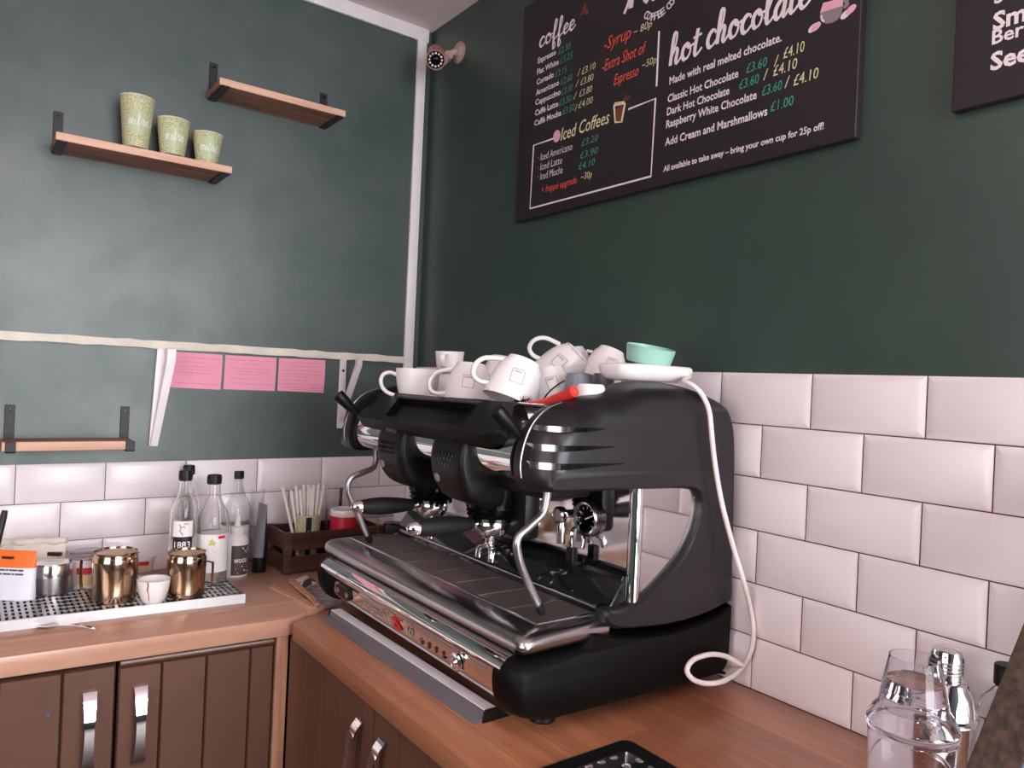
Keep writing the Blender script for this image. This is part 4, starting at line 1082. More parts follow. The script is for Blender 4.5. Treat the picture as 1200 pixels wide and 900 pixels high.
mug('upside-down white cup carrying the small upright cup', 520, 452, -.30, (.08, -1, .05), (-.8, .1, .62), .98)
mug('small straight white cup standing upright on top of an upturned cup', 527, 424, -.30, (.03, 1, .03), (-.25, -.05, .97), 1.0, straight=True, flat_handle=True)
mug('upturned white cup with printed square, handle to the left, second from left in front', 550, 449, -.365, (-.10, -1, .12), (-1, .08, .10), 1.20, logo=(.05, .52, -.06))
mug('white cup lying behind the front cups, only its upturned base showing', 586, 434, -.17, (-.15, -1, .1), (1, -.1, -.4), 1.0)
mug('upturned white cup squeezed under the big tilted cup, handle to the left', 577, 463, -.25, (.05, -1, .05), (-.85, .0, .50), 1.05, logo=(.30, .5, 0))
mug('big white cup tilted on its rim in the middle, printed square facing front', 605, 446, -.385, (-.36, -.90, .18), (-.88, .40, .22), 1.22, logo=(.02, .50, .06))
mug('upturned white cup with printed square below the topmost cup', 645, 452, -.275, (.05, -1, .06), (.5, .1, -.8), 1.08, logo=(-.10, .45, .25))
mug('topmost white cup lying tilted with its round base facing up and right', 661, 429, -.17, (-.66, -.66, -.22), (-.70, .72, .10), 1.24, logo=(.32, .42, .1))
mug('white cup tilted beside the mint cup at the right of the pile', 710, 428, -.09, (-.38, -.92, .1), (1, -.2, -.5), 1.08, logo=(-.25, .48, .1))
mug('white cup at the back, only its handle showing above the others', 672, 424, -.08, (.1, -1, .0), (.95, .30, .05), 1.0)
for label, px, py, x, s, m in (('mid-grey espresso cup turned upside down in front of the topmost white cup', 678, 448, -.275, 1.0, 'grey_ceramic'), ('dark grey espresso cup upside down beside the white corded device', 707, 448, -.195, .84, 'dark_grey_ceramic')):
    P = on(px, py, 0, x); z1 = height_at(P, px, 437.5); t = thing('espresso_cup', label, 'cup', (P.x, P.y, .5265), 'grey espresso cups on the machine')
    h = z1-.5265
    bm = BM(); lathe(bm, [(.030*s, 0), (.0255*s, h-.006), (.0235*s, h-.001), (.020*s, h), (.019*s, h-.002), (0, h-.002)], 36); lathe(bm, [(.030*s, 0), (.028*s, 0), (.0235*s, h-.008), (0, h-.008)], 36); obj('body', bm, m, t)
P = on(692, 458, 0, -.345)
bm = BM(); z0 = .5265; h = height_at(P, 692, 450)-z0
lathe(bm, [(.040, 0), (.041, .002), (.024, h-.002), (.021, h), (.018, h-.0015), (0, h-.0015)], 40, Matrix.Translation((P.x, P.y, z0))); lathe(bm, [(.040, 0), (.037, .001), (.0, h-.006)], 40, Matrix.Translation((P.x, P.y, z0)))
solo('saucer_bowl', bm, 'white_ceramic', 'small white dish upside down behind the red brush handle', 'dish', (P.x, P.y, z0))
# red-handled brush
a = on(613, 475, 0, -.405); b_ = on(638, 472, 0, -.405); c = on(673, 458.5, 0, -.405)
t = wthing('cleaning_brush', 'cleaning brush with red plastic handle and black bristles lying in front of the cups', 'brush', tuple(b_))
bm = BM(); P = catmull([a+Vector((0, 0, .002)), b_, b_.lerp(c, .5)+Vector((0, 0, -.002)), c], 6); tube(bm, P, [.0052+.0050*min(1, i/10) for i in range(len(P))], 14); hd = obj('handle', bm, 'red_plastic', t)
bm = BM(); e = (c-b_).normalized(); lathe(bm, [(0, .0), (.003, .0), (.003, .0006), (0, .0006)], 12, lookmat(c, e, (0, 0, 1))); sub(hd, 'hang_hole', bm, 'coffee_stain')
bm = BM(); random.seed(3)
d0 = (a-b_).normalized()
for k in range(150):
    s_ = a+d0*random.uniform(-.012, .03)+Vector((random.uniform(-.004, .004), 0, random.uniform(0, .004)))
    e_ = s_+Vector((random.uniform(-.006, .012), random.uniform(-.012, .012), random.uniform(.004, .016))); tube(bm, [s_, e_], .0005, 4)
obj('bristles', bm, 'bristle', t)['kind'] = 'stuff'
bm = BM(); Pw = catmull([on(636, 470, 0, -.36), on(642, 461, 0, -.36), on(652, 452, 0, -.35), on(662, 446, 0, -.34)], 6); tube(bm, Pw, .0016, 8)
solo('wire_hook', bm, 'black_metal', 'thin black wire sticking up between the cups behind the red brush', 'wire', tuple(Pw[0]))
# white corded device and mint cup
zt = .5835
t = wthing('corded_device', 'flat white plastic device with cable on the machine top, under the mint cup', 'device', (-.19, -1.245, zt))
def rr(x0, x1, y0, y1, r, n=6):
    pts = []
    for cx, cy, a0 in ((x1-r, y1-r, 0), (x0+r, y1-r, 90), (x0+r, y0+r, 180), (x1-r, y0+r, 270)):
        for k in range(n+1): a = math.radians(a0+90*k/n); pts.append((cx+r*math.cos(a), cy+r*math.sin(a)))
    return pts
x0, x1, y0, y1 = -.292, -.098, -1.300, -1.205
rg = [[Vector((x, y, zt+z)) for x, y in rr(x0+i, x1-i, y0+i, y1-i, .03)] for z, i in ((0, .018), (.003, .010), (.011, .003), (.022, 0), (.028, .0005), (.031, .004))]
bm = BM(); loft(bm, rg); db = obj('body', bm, 'white_plastic', t, 50)
for x in (-.255, -.215, -.175):
    bm = BM(); lathe(bm, [(0, 0), (.007, 0), (.006, .0012), (0, .0016)], 14, Matrix.Translation((x, -1.285, zt+.0305))); sub(db, 'button', bm, 'chalk_pink')
cab = [Vector((-.112, -1.288, zt+.014)), on(802, 446, 1, -1.318)]
for px, py, y in ((813, 452.5, -1.345), (823, 463, -1.358), (831, 482, -1.362), (834, 510, -1.3625), (838, 545, -1.3625), (846, 590, -1.363), (859, 640, -1.37), (871, 680, -1.385)): cab.append(on(px, py, 1, y))
for px, py, x in ((880, 715, -.016), (883, 740, -.016), (879, 765, -.018), (867, 785, -.024)): cab.append(on(px, py, 0, x))
for px, py, y in ((848, 798, -1.39), (828, 801, -1.385), (812, 796, -1.378), (805, 785, -1.372), (813, 773, -1.368), (832, 767, -1.366), (850, 769, -1.368), (866, 778, -1.378)): cab.append(on(px, py, 1, y))
cab.append(Vector((-.012, -1.36, .04))); cab.append(Vector((-.010, -1.30, .03)))
cab = [Vector((min(p.x, -.0135), p.y, max(p.z, .006))) for p in cab]
bm = BM(); tube(bm, catmull(cab, 6), .0048, 12); obj('cable', bm, 'white_cable', t, 60)
P = on(750, 421, 1, -1.24); A = cam_dir(-.10, .97, .12)
a_ = cam_dir(.17, .98, .15)
t = thing('mint_cup', 'shallow mint green cup tilted on the white corded device', 'cup', mw=lookmat(Vector((-.185, -1.247, zt+.0355)), a_, CR))
bm = BM(); lathe(bm, [(0, 0), (.040, 0), (.0425, .002), (.0475, .032), (.0462, .0325), (.041, .004), (0, .004)], 48); obj('body', bm, 'mint', t)

# ================================================================== THINGS ON THE RIGHT-HAND WORKTOP
# aluminium profile along the front of the machine
p0 = T(396, 729); p1 = T(582, 850)
t = wthing('aluminium_strip', 'long aluminium profile strip lying on the worktop in front of the machine', 'strip', (-.50, (p0.y+p1.y)/2, 0))
ya, yb = T(398, 722).y, T(584, 843).y
xs = -.552
prof = [(xs, .0005), (xs+.001, .0015), (xs+.018, .008), (xs+.0195, .0165), (xs+.022, .0185), (xs+.043, .0185), (xs+.046, .0165), (xs+.078, .0015), (xs+.078, .0005)]
bm = BM(); prism(bm, prof, 'y', yb+.004, ya); pr_ = obj('profile', bm, 'aluminium_dark', t, 20)
bm = BM(); box(bm, (xs+.0205, yb+.004, .0183), (xs+.0445, ya, .0202), .0005, 1); sub(pr_, 'bright_face', bm, 'pale_diffuser')
for y, k in ((yb, 1), (ya, -1)):
    bm = BM(); prism(bm, [(xs+.015, .0003), (xs+.0175, .017), (xs+.021, .0208), (xs+.044, .0208), (xs+.048, .018), (xs+.072, .0003)], 'y', y, y+.0042*k); obj('end_cap', bm, 'black_plastic', t)
t.rotation_euler.z = .018
# black tray at the bottom edge
c = T(734, 875.5)
tx0, tx1, ty0, ty1 = c.x-.30, c.x, c.y-.24, c.y
t = wthing('black_tray', 'black tray with steel inner rim on the worktop, cut by the bottom edge', 'tray', ((tx0+tx1)/2, (ty0+ty1)/2, 0))
def frame(bm, a, b_, z0, z1, r):
    """rounded rectangular frame between two insets"""
    o = rr(tx0+a, tx1-a, ty0+a, ty1-a, max(r-a, .003)); i_ = rr(tx0+b_, tx1-b_, ty0+b_, ty1-b_, max(r-b_, .003)); n = len(o)
    R = [[bm.verts.new((x, y, z)) for x, y in q] for q, z in ((o, z0), (o, z1), (i_, z1), (i_, z0))]
    for k in range(4):
        A_, B_ = R[k], R[(k+1) % 4]
        for j in range(n): bm.faces.new((A_[j], A_[(j+1) % n], B_[(j+1) % n], B_[j]))
bm = BM(); frame(bm, 0, .030, .0005, .014, .016); obj('frame', bm, 'black_plastic', t)
bm = BM(); frame(bm, .029, .033, .0005, .0155, .012); obj('inner_rim', bm, 'chrome', t)
bm = BM(); q = rr(tx0+.032, tx1-.032, ty0+.032, ty1-.032, .004); loft(bm, [[(x, y, .0005) for x, y in q], [(x, y, .004) for x, y in q]]); obj('base', bm, 'black_gloss', t)
bm = BM()
for k in range(9):
    for j in range(7):
        lathe(bm, [(0, .006), (.006, .0045), (.007, .004)], 8, Matrix.Translation((tx1-.048-k*.025, ty1-.048-j*.025, 0)))
obj('studs', bm, 'steel', t)
# two shakers, bottle, leaning framed board
def at_depth(px, py, D):
    P = CAM+ray(px, py)*D; return P
def stand_at(px, D): 
    P = at_depth(px, 850, D); return Vector((P.x, P.y, 0))
P = stand_at(1069, .86); r = 49*.86/FPX
zs_ = height_at(P, 1069, 848); zt_ = height_at(P, 1069, 770); zn = height_at(P, 1069, 830)
t = thing('cocktail_shaker', 'clear plastic cocktail shaker with transparent cap at the bottom right', 'shaker', P)
bm = BM(); lathe(bm, [(0, 0), (r*.80, 0), (r*.83, .003), (r*.96, zs_-.012), (r*.99, zs_-.010), (r*.99, zs_-.002), (r*.94, zs_-.002), (r*.93, zs_-.014), (r*.77, .006), (0, .006)], 48); obj('beaker', bm, 'acrylic', t)
bm = BM(); lathe(bm, [(r*1.0, zs_-.006), (r*1.02, zs_), (r*1.0, zs_+.004), (r*.88, zs_+.014), (r*.76, zs_+.022), (r*.74, zs_+.030), (r*.71, zs_+.030), (r*.72, zs_+.021), (r*.86, zs_+.010), (r*.97, zs_)], 48); obj('lid', bm, 'acrylic', t)
bm = BM(); lathe(bm, [(r*.77, zs_+.018), (r*.77, zs_+.022), (r*.575, zt_-.003), (r*.565, zt_), (r*.545, zt_), (r*.545, zt_-.004), (r*.735, zs_+.022), (r*.745, zs_+.018)], 40)
lathe(bm, [(r*.70, zs_+.031), (r*.60, zt_-.026), (0, zt_-.026), (0, zt_-.028), (r*.59, zt_-.028), (r*.69, zs_+.031)], 40); obj('cap', bm, 'acrylic', t)
P = stand_at(1106, 1.06); r = 34*1.06/FPX
z3 = height_at(P, 1106, 758); z2 = height_at(P, 1106, 790); z1 = height_at(P, 1106, 838)
t = thing('cocktail_shaker', 'polished steel cocktail shaker behind the clear plastic one, against the tiles', 'shaker', P)
bm = BM(); lathe(bm, [(0, 0), (r*.72, 0), (r*.74, .003), (r*.97, z1-.006), (r*1.0, z1-.003), (r*.98, z1-.001), (0, z1-.001)], 48); obj('beaker', bm, 'steel_mirror', t)
bm = BM(); lathe(bm, [(r*.97, z1-.001), (r*1.05, z1), (r*1.06, z1+.003), (r*.99, z1+.006), (r*.97, z1+.016), (r*.86, z1+.034), (r*.68, z1+.05), (r*.52, z2-.006), (r*.50, z2-.002), (0, z2-.002)], 48); obj('strainer', bm, 'steel_mirror', t)
bm = BM(); lathe(bm, [(r*.51, z2-.004), (r*.53, z2-.003), (r*.52, z3-.012), (r*.46, z3-.004), (r*.30, z3), (0, z3+.001)], 40); cp_ = obj('cap', bm, 'steel_mirror', t)
bm = BM()
for k in range(4): lathe(bm, [(r*.525, z2+.004+k*.005), (r*.535, z2+.0055+k*.005), (r*.525, z2+.007+k*.005)], 40)
obj('cap_rings', bm, 'steel', cp_)
Pb = on(1180, 800, 0, -.040); Pb.z = 0; zc_ = height_at(Pb, 1180, 779)
t = thing('bottle', 'bottle with black screw cap half hidden behind the leaning dark wooden board', 'bottle', Pb)
bm = BM(); lathe(bm, [(0, 0), (.034, 0), (.036, .004), (.036, zc_*.62), (.030, zc_*.74), (.0135, zc_*.84), (.0135, zc_-.018), (.0115, zc_-.018), (.0115, zc_*.84), (.028, zc_*.73), (.034, zc_*.61), (.034, .006), (0, .006)], 36); obj('glass_body', bm, 'glass', t)
bm = BM(); lathe(bm, [(.0150, zc_-.030), (.0165, zc_-.028), (.0165, zc_-.002), (.015, zc_), (0, zc_)], 28); obj('cap', bm, 'black_plastic', t)
# leaning framed board: lower edge on the worktop, top against the tiles
yl = -1.90
pa = on(1131, 900, 1, yl); pb_ = on(1200, 728, 1, yl)
u = (pb_-pa); u.y = 0; u.normalize()
base = pa-u*(pa.z/u.z)
nrm_ = Vector((-u.z, 0, u.x)); side = Vector((0, -1, 0))
L_ = (-.030-base.x)/u.x
base = base+u*((.0015+.018*max(0, nrm_.z))/u.z)
def FB(a, b_, h): return base+side*a+u*b_+nrm_*(h-.018)
t = thing('framed_board', 'framed board with dark scuffed wooden frame leaning against the tiles at the lower right edge', 'board', base)
Wd = .30
def barbox(bm, a0, a1, b0, b1, h0, h1): loft(bm, [[FB(a0, b0, h)-base, FB(a1, b0, h)-base, FB(a1, b1, h)-base, FB(a0, b1, h)-base] for h in (h0, h1)])
for nm_, q in (('left_stile', (0, .045, 0, L_)), ('right_stile', (Wd-.045, Wd, 0, L_)), ('top_rail', (.045, Wd-.045, L_-.045, L_)), ('bottom_rail', (.045, Wd-.045, 0, .045))):
    bm = BM(); barbox(bm, *q, .0, .018); bmesh.ops.bevel(bm, geom=list(bm.edges), offset=.0015, segments=2, affect='EDGES'); obj('frame_rail', bm, 'board_wood', t)
bm = BM(); barbox(bm, .040, Wd-.040, .040, L_-.040, .003, .010); obj('panel', bm, 'blue_card', t)

# ================================================================== THINGS ON THE LEFT-HAND WORKTOP
Z0 = .003
# long steel drip tray with slotted grid
def dy(x): return (-.675-x)*.055
dx0, dx1 = -1.62, -.675
yf, yr = -.412, -.135
t = wthing('counter_tray', 'long shallow steel drip tray with slotted grid on the left worktop', 'drip tray', (-1.1, -.26, Z0))
def DP(x, v, z): return Vector((x, yf+dy(x)+(yr-yf)*v, z))
bm = BM(); zt_ = Z0+.022
loft(bm, [[DP(dx0, 0, Z0), DP(dx1, 0, Z0), DP(dx1, 1, Z0), DP(dx0, 1, Z0)], [DP(dx0, 0, zt_), DP(dx1, 0, zt_), DP(dx1, 1, zt_), DP(dx0, 1, zt_)],
          [DP(dx0+.003, .014, zt_), DP(dx1-.003, .014, zt_), DP(dx1-.003, .986, zt_), DP(dx0+.003, .986, zt_)], [DP(dx0+.003, .014, zt_-.016), DP(dx1-.003, .014, zt_-.016), DP(dx1-.003, .986, zt_-.016), DP(dx0+.003, .986, zt_-.016)]])
obj('pan', bm, 'tray_steel', t, 20)
bm = BM(); box(bm, (-1.60, -.36, zt_-.0175), (-.70, -.15, zt_-.0155)); obj('dark_floor', bm, 'cabinet_inside', t)
bm = BM(); n = 9
for k in range(n+1):
    v = .03+.94*k/n; w = .012
    loft(bm, [[DP(dx0+.004, v-w, zt_-h), DP(dx1-.004, v-w, zt_-h), DP(dx1-.004, v+w, zt_-h), DP(dx0+.004, v+w, zt_-h)] for h in (.004, .0015)])
m_ = int((dx1-dx0-.012)/.0125)
for k in range(m_+1):
    x = dx0+.006+k*.0125; w = .0034
    loft(bm, [[DP(x-w, .02, zt_-h), DP(x+w, .02, zt_-h), DP(x+w, .98, zt_-h), DP(x-w, .98, zt_-h)] for h in (.0038, .0018)])
obj('slotted_grid', bm, 'steel', t, 20)
ZT = zt_-.0012

def place(name, label, cat, P, group=None): return thing(name, label, cat, P, group)
# brass milk jugs
def jug(label, xl, xr, yb, yt, hdir, hlen, lid='brass_milky'):
    P, r, h = spot(xl, xr, yb, yt, ZT)
    t = place('milk_jug', label, 'jug', P, 'brass milk jugs')
    bm = BM(); lathe(bm, [(0, 0), (r*.90, 0), (r*.94, .003), (r*.93, h*.2), (r*.97, h*.62), (r*.99, h*.80), (r*.96, h*.90), (r*.90, h*.95), (r*.93, h*.985), (r*.95, h), (r*.92, h), (r*.88, h*.95), (r*.9, h*.8), (r*.88, h*.1), (0, h*.08)], 48); b_ = obj('body', bm, 'brass', t, 50)
    bm = BM(); lathe(bm, [(0, h*.952), (r*.86, h*.95), (r*.885, h*.956), (r*.80, h*.968), (0, h*.985)], 40); lathe(bm, [(r*.86, h*.945), (r*.86, h*.95)], 40); obj('lid', bm, lid, t)
    H = Vector((hdir[0], hdir[1], 0)).normalized(); S_ = Vector((-H.y, H.x, 0))
    pts = [H*(r*.95)+Vector((0, 0, h*.80)), H*(r*.95+hlen*.8)+Vector((0, 0, h*.78)), H*(r*.95+hlen)+Vector((0, 0, h*.72)), H*(r*.95+hlen*.95)+Vector((0, 0, h*.24)), H*(r*.95+hlen*.7)+Vector((0, 0, h*.18)), H*(r*.92)+Vector((0, 0, h*.18))]
    C = catmull(pts, 5); rings = []
    for i, p in enumerate(C):
        tg = (C[min(i+1, len(C)-1)]-C[max(i-1, 0)]).normalized(); nn = tg.cross(S_)
        rings.append([p+S_*.0065*math.cos(2*math.pi*k/10)+nn*.0018*math.sin(2*math.pi*k/10) for k in range(10)])
    bm = BM(); loft(bm, rings); obj('handle', bm, 'brass', t, 50)
    # pouring lip
    bm = BM(); L = -H; loft(bm, [[L*(r*.90)+S_*r*.34+Vector((0, 0, h*.93)), L*(r*1.13)+Vector((0, 0, h*1.0)), L*(r*.90)-S_*r*.34+Vector((0, 0, h*.93))], [L*(r*.86)+S_*r*.30+Vector((0, 0, h*.93)), L*(r*1.09)+Vector((0, 0, h*1.004)), L*(r*.86)-S_*r*.30+Vector((0, 0, h*.93))]]); obj('lip', bm, 'brass', t)
jug('large brass milk jug with wire-like handle on its left, on the drip tray', 108, 158, 709, 645, (-CR.x, -CR.y), .032)
jug('smaller brass milk jug, handle on its right, at the right end of the tray', 195, 239, 703, 646, (CR.x+.0*FH.x, CR.y), .020)
# stained white cup
P, r, h = spot(161, 197, 711, 678, ZT)
t = place('coffee_cup', 'used white cup with coffee running down its side, between the brass jugs', 'cup', P)
prof = [(0, .002), (r*.50, .002), (r*.52, 0), (r*.60, .001), (r*.74, h*.18), (r*.90, h*.5), (r*.98, h*.82), (r, h), (r*.95, h), (r*.86, h*.5), (r*.5, h*.12), (0, h*.1)]
bm = BM(); lathe(bm, prof, 48); b_ = obj('body', bm, 'white_ceramic', t, 50)
bm = BM(); lathe(bm, [(r*.90, h*.72), (r*.945, h*.93), (r*.955, h*.935), (r*.925, h*.72)], 48); obj('coffee_rim', bm, 'coffee_stain', t)
bm = BM(); lathe(bm, [(0, h*.60), (r*.885, h*.60), (r*.885, h*.605), (0, h*.615)], 40); obj('coffee', bm, 'brown_band', t)
v = CAM-P; th0 = math.atan2(v.y, v.x)-.35
def cupr(y):
    q = prof[3:8]
    for (a, b), (c_, d) in zip(q, q[1:]):
        if b <= y <= d: return a+(c_-a)*(y-b)/(d-b)
    return r
f = lambda x, y, H: Vector(((cupr(y)+H)*math.cos(th0+x/r), (cupr(y)+H)*math.sin(th0+x/r), y))
bm = BM(); ribbon(bm, [(0, h*.99), (.001, h*.85), (-.001, h*.7), (.0015, h*.5), (.001, h*.3), (.002, h*.1)], [.004, .003, .0035, .002, .0025, .0012], .0004, f); obj('coffee_run', bm, 'coffee_stain', t, None)
# teaspoon
a = T(40, 736, Z0); b_ = T(115, 739, Z0); d = (b_-a); L = d.length; d.normalize(); s_ = Vector((-d.y, d.x, 0))
t = wthing('teaspoon', 'steel teaspoon lying on the worktop in front of the long drip tray', 'spoon', tuple(a))
bm = BM(); rings = []
for i in range(9):
    u_ = i/8; w = .0165*math.sin(math.pi*min(.97, max(.06, u_)))**.6; sag = -.006*math.sin(math.pi*u_)
    c = a+d*(.052*u_)+Vector((0, 0, .0085)); rings.append([c-s_*w, c-s_*w*.5+Vector((0, 0, sag*.8)), c+Vector((0, 0, sag)), c+s_*w*.5+Vector((0, 0, sag*.8)), c+s_*w, c+s_*w*.5+Vector((0, 0, sag*.8-.0012)), c+Vector((0, 0, sag-.0012)), c-s_*w*.5+Vector((0, 0, sag*.8-.0012))])
loft(bm, rings); obj('bowl', bm, 'steel_mirror', t, 50)
bm = BM(); rings = []
for i in range(13):
    u_ = i/12; w = .0022+.0022*u_**2; c = a+d*(.050+(L-.050)*u_)+Vector((0, 0, .0085+.004*math.sin(math.pi*u_)-.006*u_))
    rings.append([c-s_*w-Vector((0, 0, .0008)), c+s_*w-Vector((0, 0, .0008)), c+s_*w+Vector((0, 0, .0008)), c-s_*w+Vector((0, 0, .0008))])
loft(bm, rings); obj('handle', bm, 'steel_mirror', t)

# bottles
def bottle(name, label, xl, xr, yb, yt, shape, z0=Z0, glass='glass', liquid=None, group='syrup bottles', at=None):
    P, r, h = spot(xl, xr, yb, yt, z0)
    if at: P = Vector(at); r = (xr-xl)/2*m_per_px(P); h = height_at(P, (xl+xr)/2, yt)-z0
    t = place(name, label, 'bottle', P, group)
    pr = [(a*r, b*h) for a, b in shape]; tk = .0025
    inner = [(max(a-tk, .004), b) for a, b in reversed(pr)]; inner = [(a, max(b, .006)) for a, b in inner]
    bm = BM(); lathe(bm, [(0, 0)]+pr+inner+[(0, .006)], 48); b_ = obj('glass_body', bm, glass, t, 60)
    zc = h*.912; rc = shape[-1][0]*r
    bm = BM(); lathe(bm, [(rc*1.02, zc), (rc*1.16, zc+.001), (rc*1.18, h-.004), (rc*1.08, h), (0, h)], 32); lathe(bm, [(rc*1.02, zc), (rc*1.0, zc+.01)], 32)
    for k in range(18):
        aa = 2*math.pi*k/18; tube(bm, [(rc*1.17*math.cos(aa), rc*1.17*math.sin(aa), zc+.003), (rc*1.17*math.cos(aa), rc*1.17*math.sin(aa), h-.005)], .0006, 5)
    obj('cap', bm, 'black_plastic', t)
    th0 = math.atan2((CAM-P).y, (CAM-P).x)
    if liquid:
        bm = BM(); lathe(bm, [(0, .0065), (r*.90, .0065), (r-tk-.0006, h*.05), (r-tk-.0006, h*liquid), (0, h*liquid)], 40); obj('liquid', bm, 'syrup', t)
    return t, b_, r, h, th0
def band(bm, r, th0, half, z0, z1, d=.0006, n=14):
    A_ = [[Vector(((r+k)*math.cos(th0-half+2*half*i/n), (r+k)*math.sin(th0-half+2*half*i/n), z)) for i in range(n+1)] for k, z in ((0, z0), (d, z0), (d, z1), (0, z1))]
    R = [[A_[k][i] for k in range(4)] for i in range(n+1)]; loft(bm, R)
straight = [(.95, 0), (1, .012), (1, .60), (.97, .65), (.80, .72), (.50, .80), (.44, .84), (.42, .93), (.42, .955)]
round_ = [(.95, 0), (1, .012), (1.0, .45), (1.03, .49), (1.04, .54), (1.0, .60), (.86, .665), (.62, .72), (.49, .77), (.42, .84), (.39, .90), (.38, .955)]
t, b_, r, h, th = bottle('syrup_bottle', 'clear bottle with black and white 1883 label, behind the smaller brass jug', 197, 227, 689, 551, straight, ZT)
bm = BM(); band(bm, r, th-.05, .72, h*.44, h*.575); l1 = sub(b_, 'upper_label', bm, 'label_white')
bm = BM(); f = wrap(lambda y: r, th-.05)
for q in ([(-.008, h*.55), (-.004, h*.52), (-.007, h*.49), (-.002, h*.47), (.001, h*.455)], [(.003, h*.56), (.008, h*.545), (.012, h*.555)], [(-.004, h*.52), (.002, h*.53), (.005, h*.515)]): ribbon(bm, q, .0022, .0002, lambda x, y, H: f(x, y, .0007+H))
o = obj('label_drawing', bm, 'chalk_grey', b_, None)
bm = BM(); band(bm, r, th-.05, .72, h*.28, h*.438); sub(b_, 'lower_label', bm, 'label_black')
bm = BM(); put_text(bm, '1883', lambda x, y, H: f(x, y, .0008+H), -r*.58, h*.345, width=r*1.16, cap=h*.055, offset=.012, h=.0003); put_text(bm, 'FRANCE', lambda x, y, H: f(x, y, .0008+H), -r*.42, h*.30, width=r*.84, cap=h*.014, h=.0003); obj('label_lettering', bm, 'label_white', b_, None)
bottle('syrup_bottle', 'clear bottle with black cap standing directly behind the 1883 bottle', 206, 232, 664, 545, straight, at=(on(222.5, 552, 1, -.048).x-.002, -.048, Z0))
t, b_, r, h, th = bottle('syrup_bottle', 'ribbed clear bottle with large white label and tiny red tag', 228, 264, 684, 556, round_, ZT, glass='glass_ribbed', liquid=.22)
bm = BM(); band(bm, r, th+.05, 1.25, h*.10, h*.455); sub(b_, 'label', bm, 'label_white')
f2 = wrap(lambda y: r, th+.05)
bm = BM(); band(bm, r+.0007, th+.62, .24, h*.415, h*.44); sub(b_, 'red_tag', bm, 'red_print')
bm = BM()
for x, y, q in ((-.002, .39, .006), (.003, .375, .005), (-.005, .37, .004)): loft(bm, [[f2(x+q*math.cos(2*math.pi*k/12), h*y+q*math.sin(2*math.pi*k/12), H) for k in range(12)] for H in (.0006, .0010)])
ribbon(bm, [(-.003, h*.40), (.0, h*.425)], .002, .0003, lambda x, y, H: f2(x, y, .0007+H)); sub(b_, 'fruit_drawing', bm, 'lime')
bm = BM()
for k in range(6): ribbon(bm, [(-.014, h*(.32-k*.024)), (-.012+.022*(.6+.4*((k*7) % 3)/2), h*(.32-k*.024))], .0011, .0002, lambda x, y, H: f2(x, y, .0007+H))
obj('small_print', bm, 'chalk_grey', b_, None)
t, b_, r, h, th = bottle('syrup_bottle', 'ribbed clear bottle behind the white nozzle bottle, rightmost of the glass bottles', 259, 290, 662, 551, round_, glass='glass_ribbed', liquid=.45)
bm = BM(); band(bm, r, th, 1.2, h*.08, h*.42); sub(b_, 'label', bm, 'label_white')
# white nozzle bottle
P, r, h = spot(263, 289, 677, 603, Z0)
t = place('nozzle_bottle', 'small white squeeze bottle with pointed nozzle and brown label reading wood', 'bottle', P)
bm = BM(); lathe(bm, [(0, 0), (r*.94, 0), (r, .004), (r, h*.56), (r*.94, h*.62), (r*.62, h*.68), (r*.52, h*.70), (0, h*.70)], 40); b_ = obj('body', bm, 'white_plastic', t)
bm = BM(); lathe(bm, [(0, h*.70), (r*.60, h*.70), (r*.62, h*.71), (r*.60, h*.80), (r*.5, h*.815), (r*.30, h*.82), (r*.20, h*.90), (r*.12, h*.99), (0, h)], 32); obj('nozzle_cap', bm, 'white_ceramic', t)
th = math.atan2((CAM-P).y, (CAM-P).x)
bm = BM(); band(bm, r, th+.42, .86, h*.035, h*.52); sub(b_, 'label', bm, 'label_brown')
fw = wrap(lambda y: r, th+.42)
bm = BM(); put_text(bm, 'WOOD', lambda x, y, H: fw(x, y, .0008+H), -r*.62, h*.24, width=r*1.2, cap=h*.065, offset=.03, h=.0003)
ribbon(bm, [(r*.05, h*.49), (r*.45, h*.40), (r*.75, h*.49)], .0028, .0003, lambda x, y, H: fw(x, y, .0008+H))
ribbon(bm, [(-r*.5, h*.14), (r*.1, h*.18), (r*.6, h*.16)], .003, .0003, lambda x, y, H: fw(x, y, .0008+H)); ribbon(bm, [(-r*.3, h*.07), (r*.3, h*.11), (r*.7, h*.09)], .003, .0003, lambda x, y, H: fw(x, y, .0008+H))
obj('label_lettering', bm, 'label_white', b_, None)
# glass tumbler behind, black and white tube standing on its cap
P, r, h = spot(289, 306, 658, 573, Z0)
t = place('glass_tumbler', 'tall clear glass standing against the tiles behind the black tube', 'glass', P)
bm = BM(); lathe(bm, [(0, 0), (r*.85, 0), (r*.88, .003), (r, h), (r*.93, h), (r*.80, .008), (0, .008)], 36); obj('body', bm, 'glass', t)
P, r, h = spot(294, 312, 672, 590, Z0)
t = place('squeeze_tube', 'black and white tube standing on its black cap beside the wooden crate', 'tube', P)
bm = BM(); lathe(bm, [(0, 0), (r*.84, 0), (r*.9, .002), (r*.88, h*.22), (r*.8, h*.225), (0, h*.225)], 32); obj('cap', bm, 'black_plastic', t)
rings = []; ca = math.atan2(FH.y, FH.x)+.85
for i in range(9):
    u_ = i/8; z = h*(.225+.775*u_); a1 = r*.92*(1+.10*u_); a2 = r*.92*(1-u_)**.75+.0012
    rings.append([Vector((a1*math.cos(q)*math.cos(ca)-a2*math.sin(q)*math.sin(ca)+.004*u_, a1*math.cos(q)*math.sin(ca)+a2*math.sin(q)*math.cos(ca), z)) for q in [2*math.pi*k/28 for k in range(28)]])
bm = BM(); loft(bm, rings); b_ = obj('body', bm, 'tube_grey', t, 60)
bm = BM()
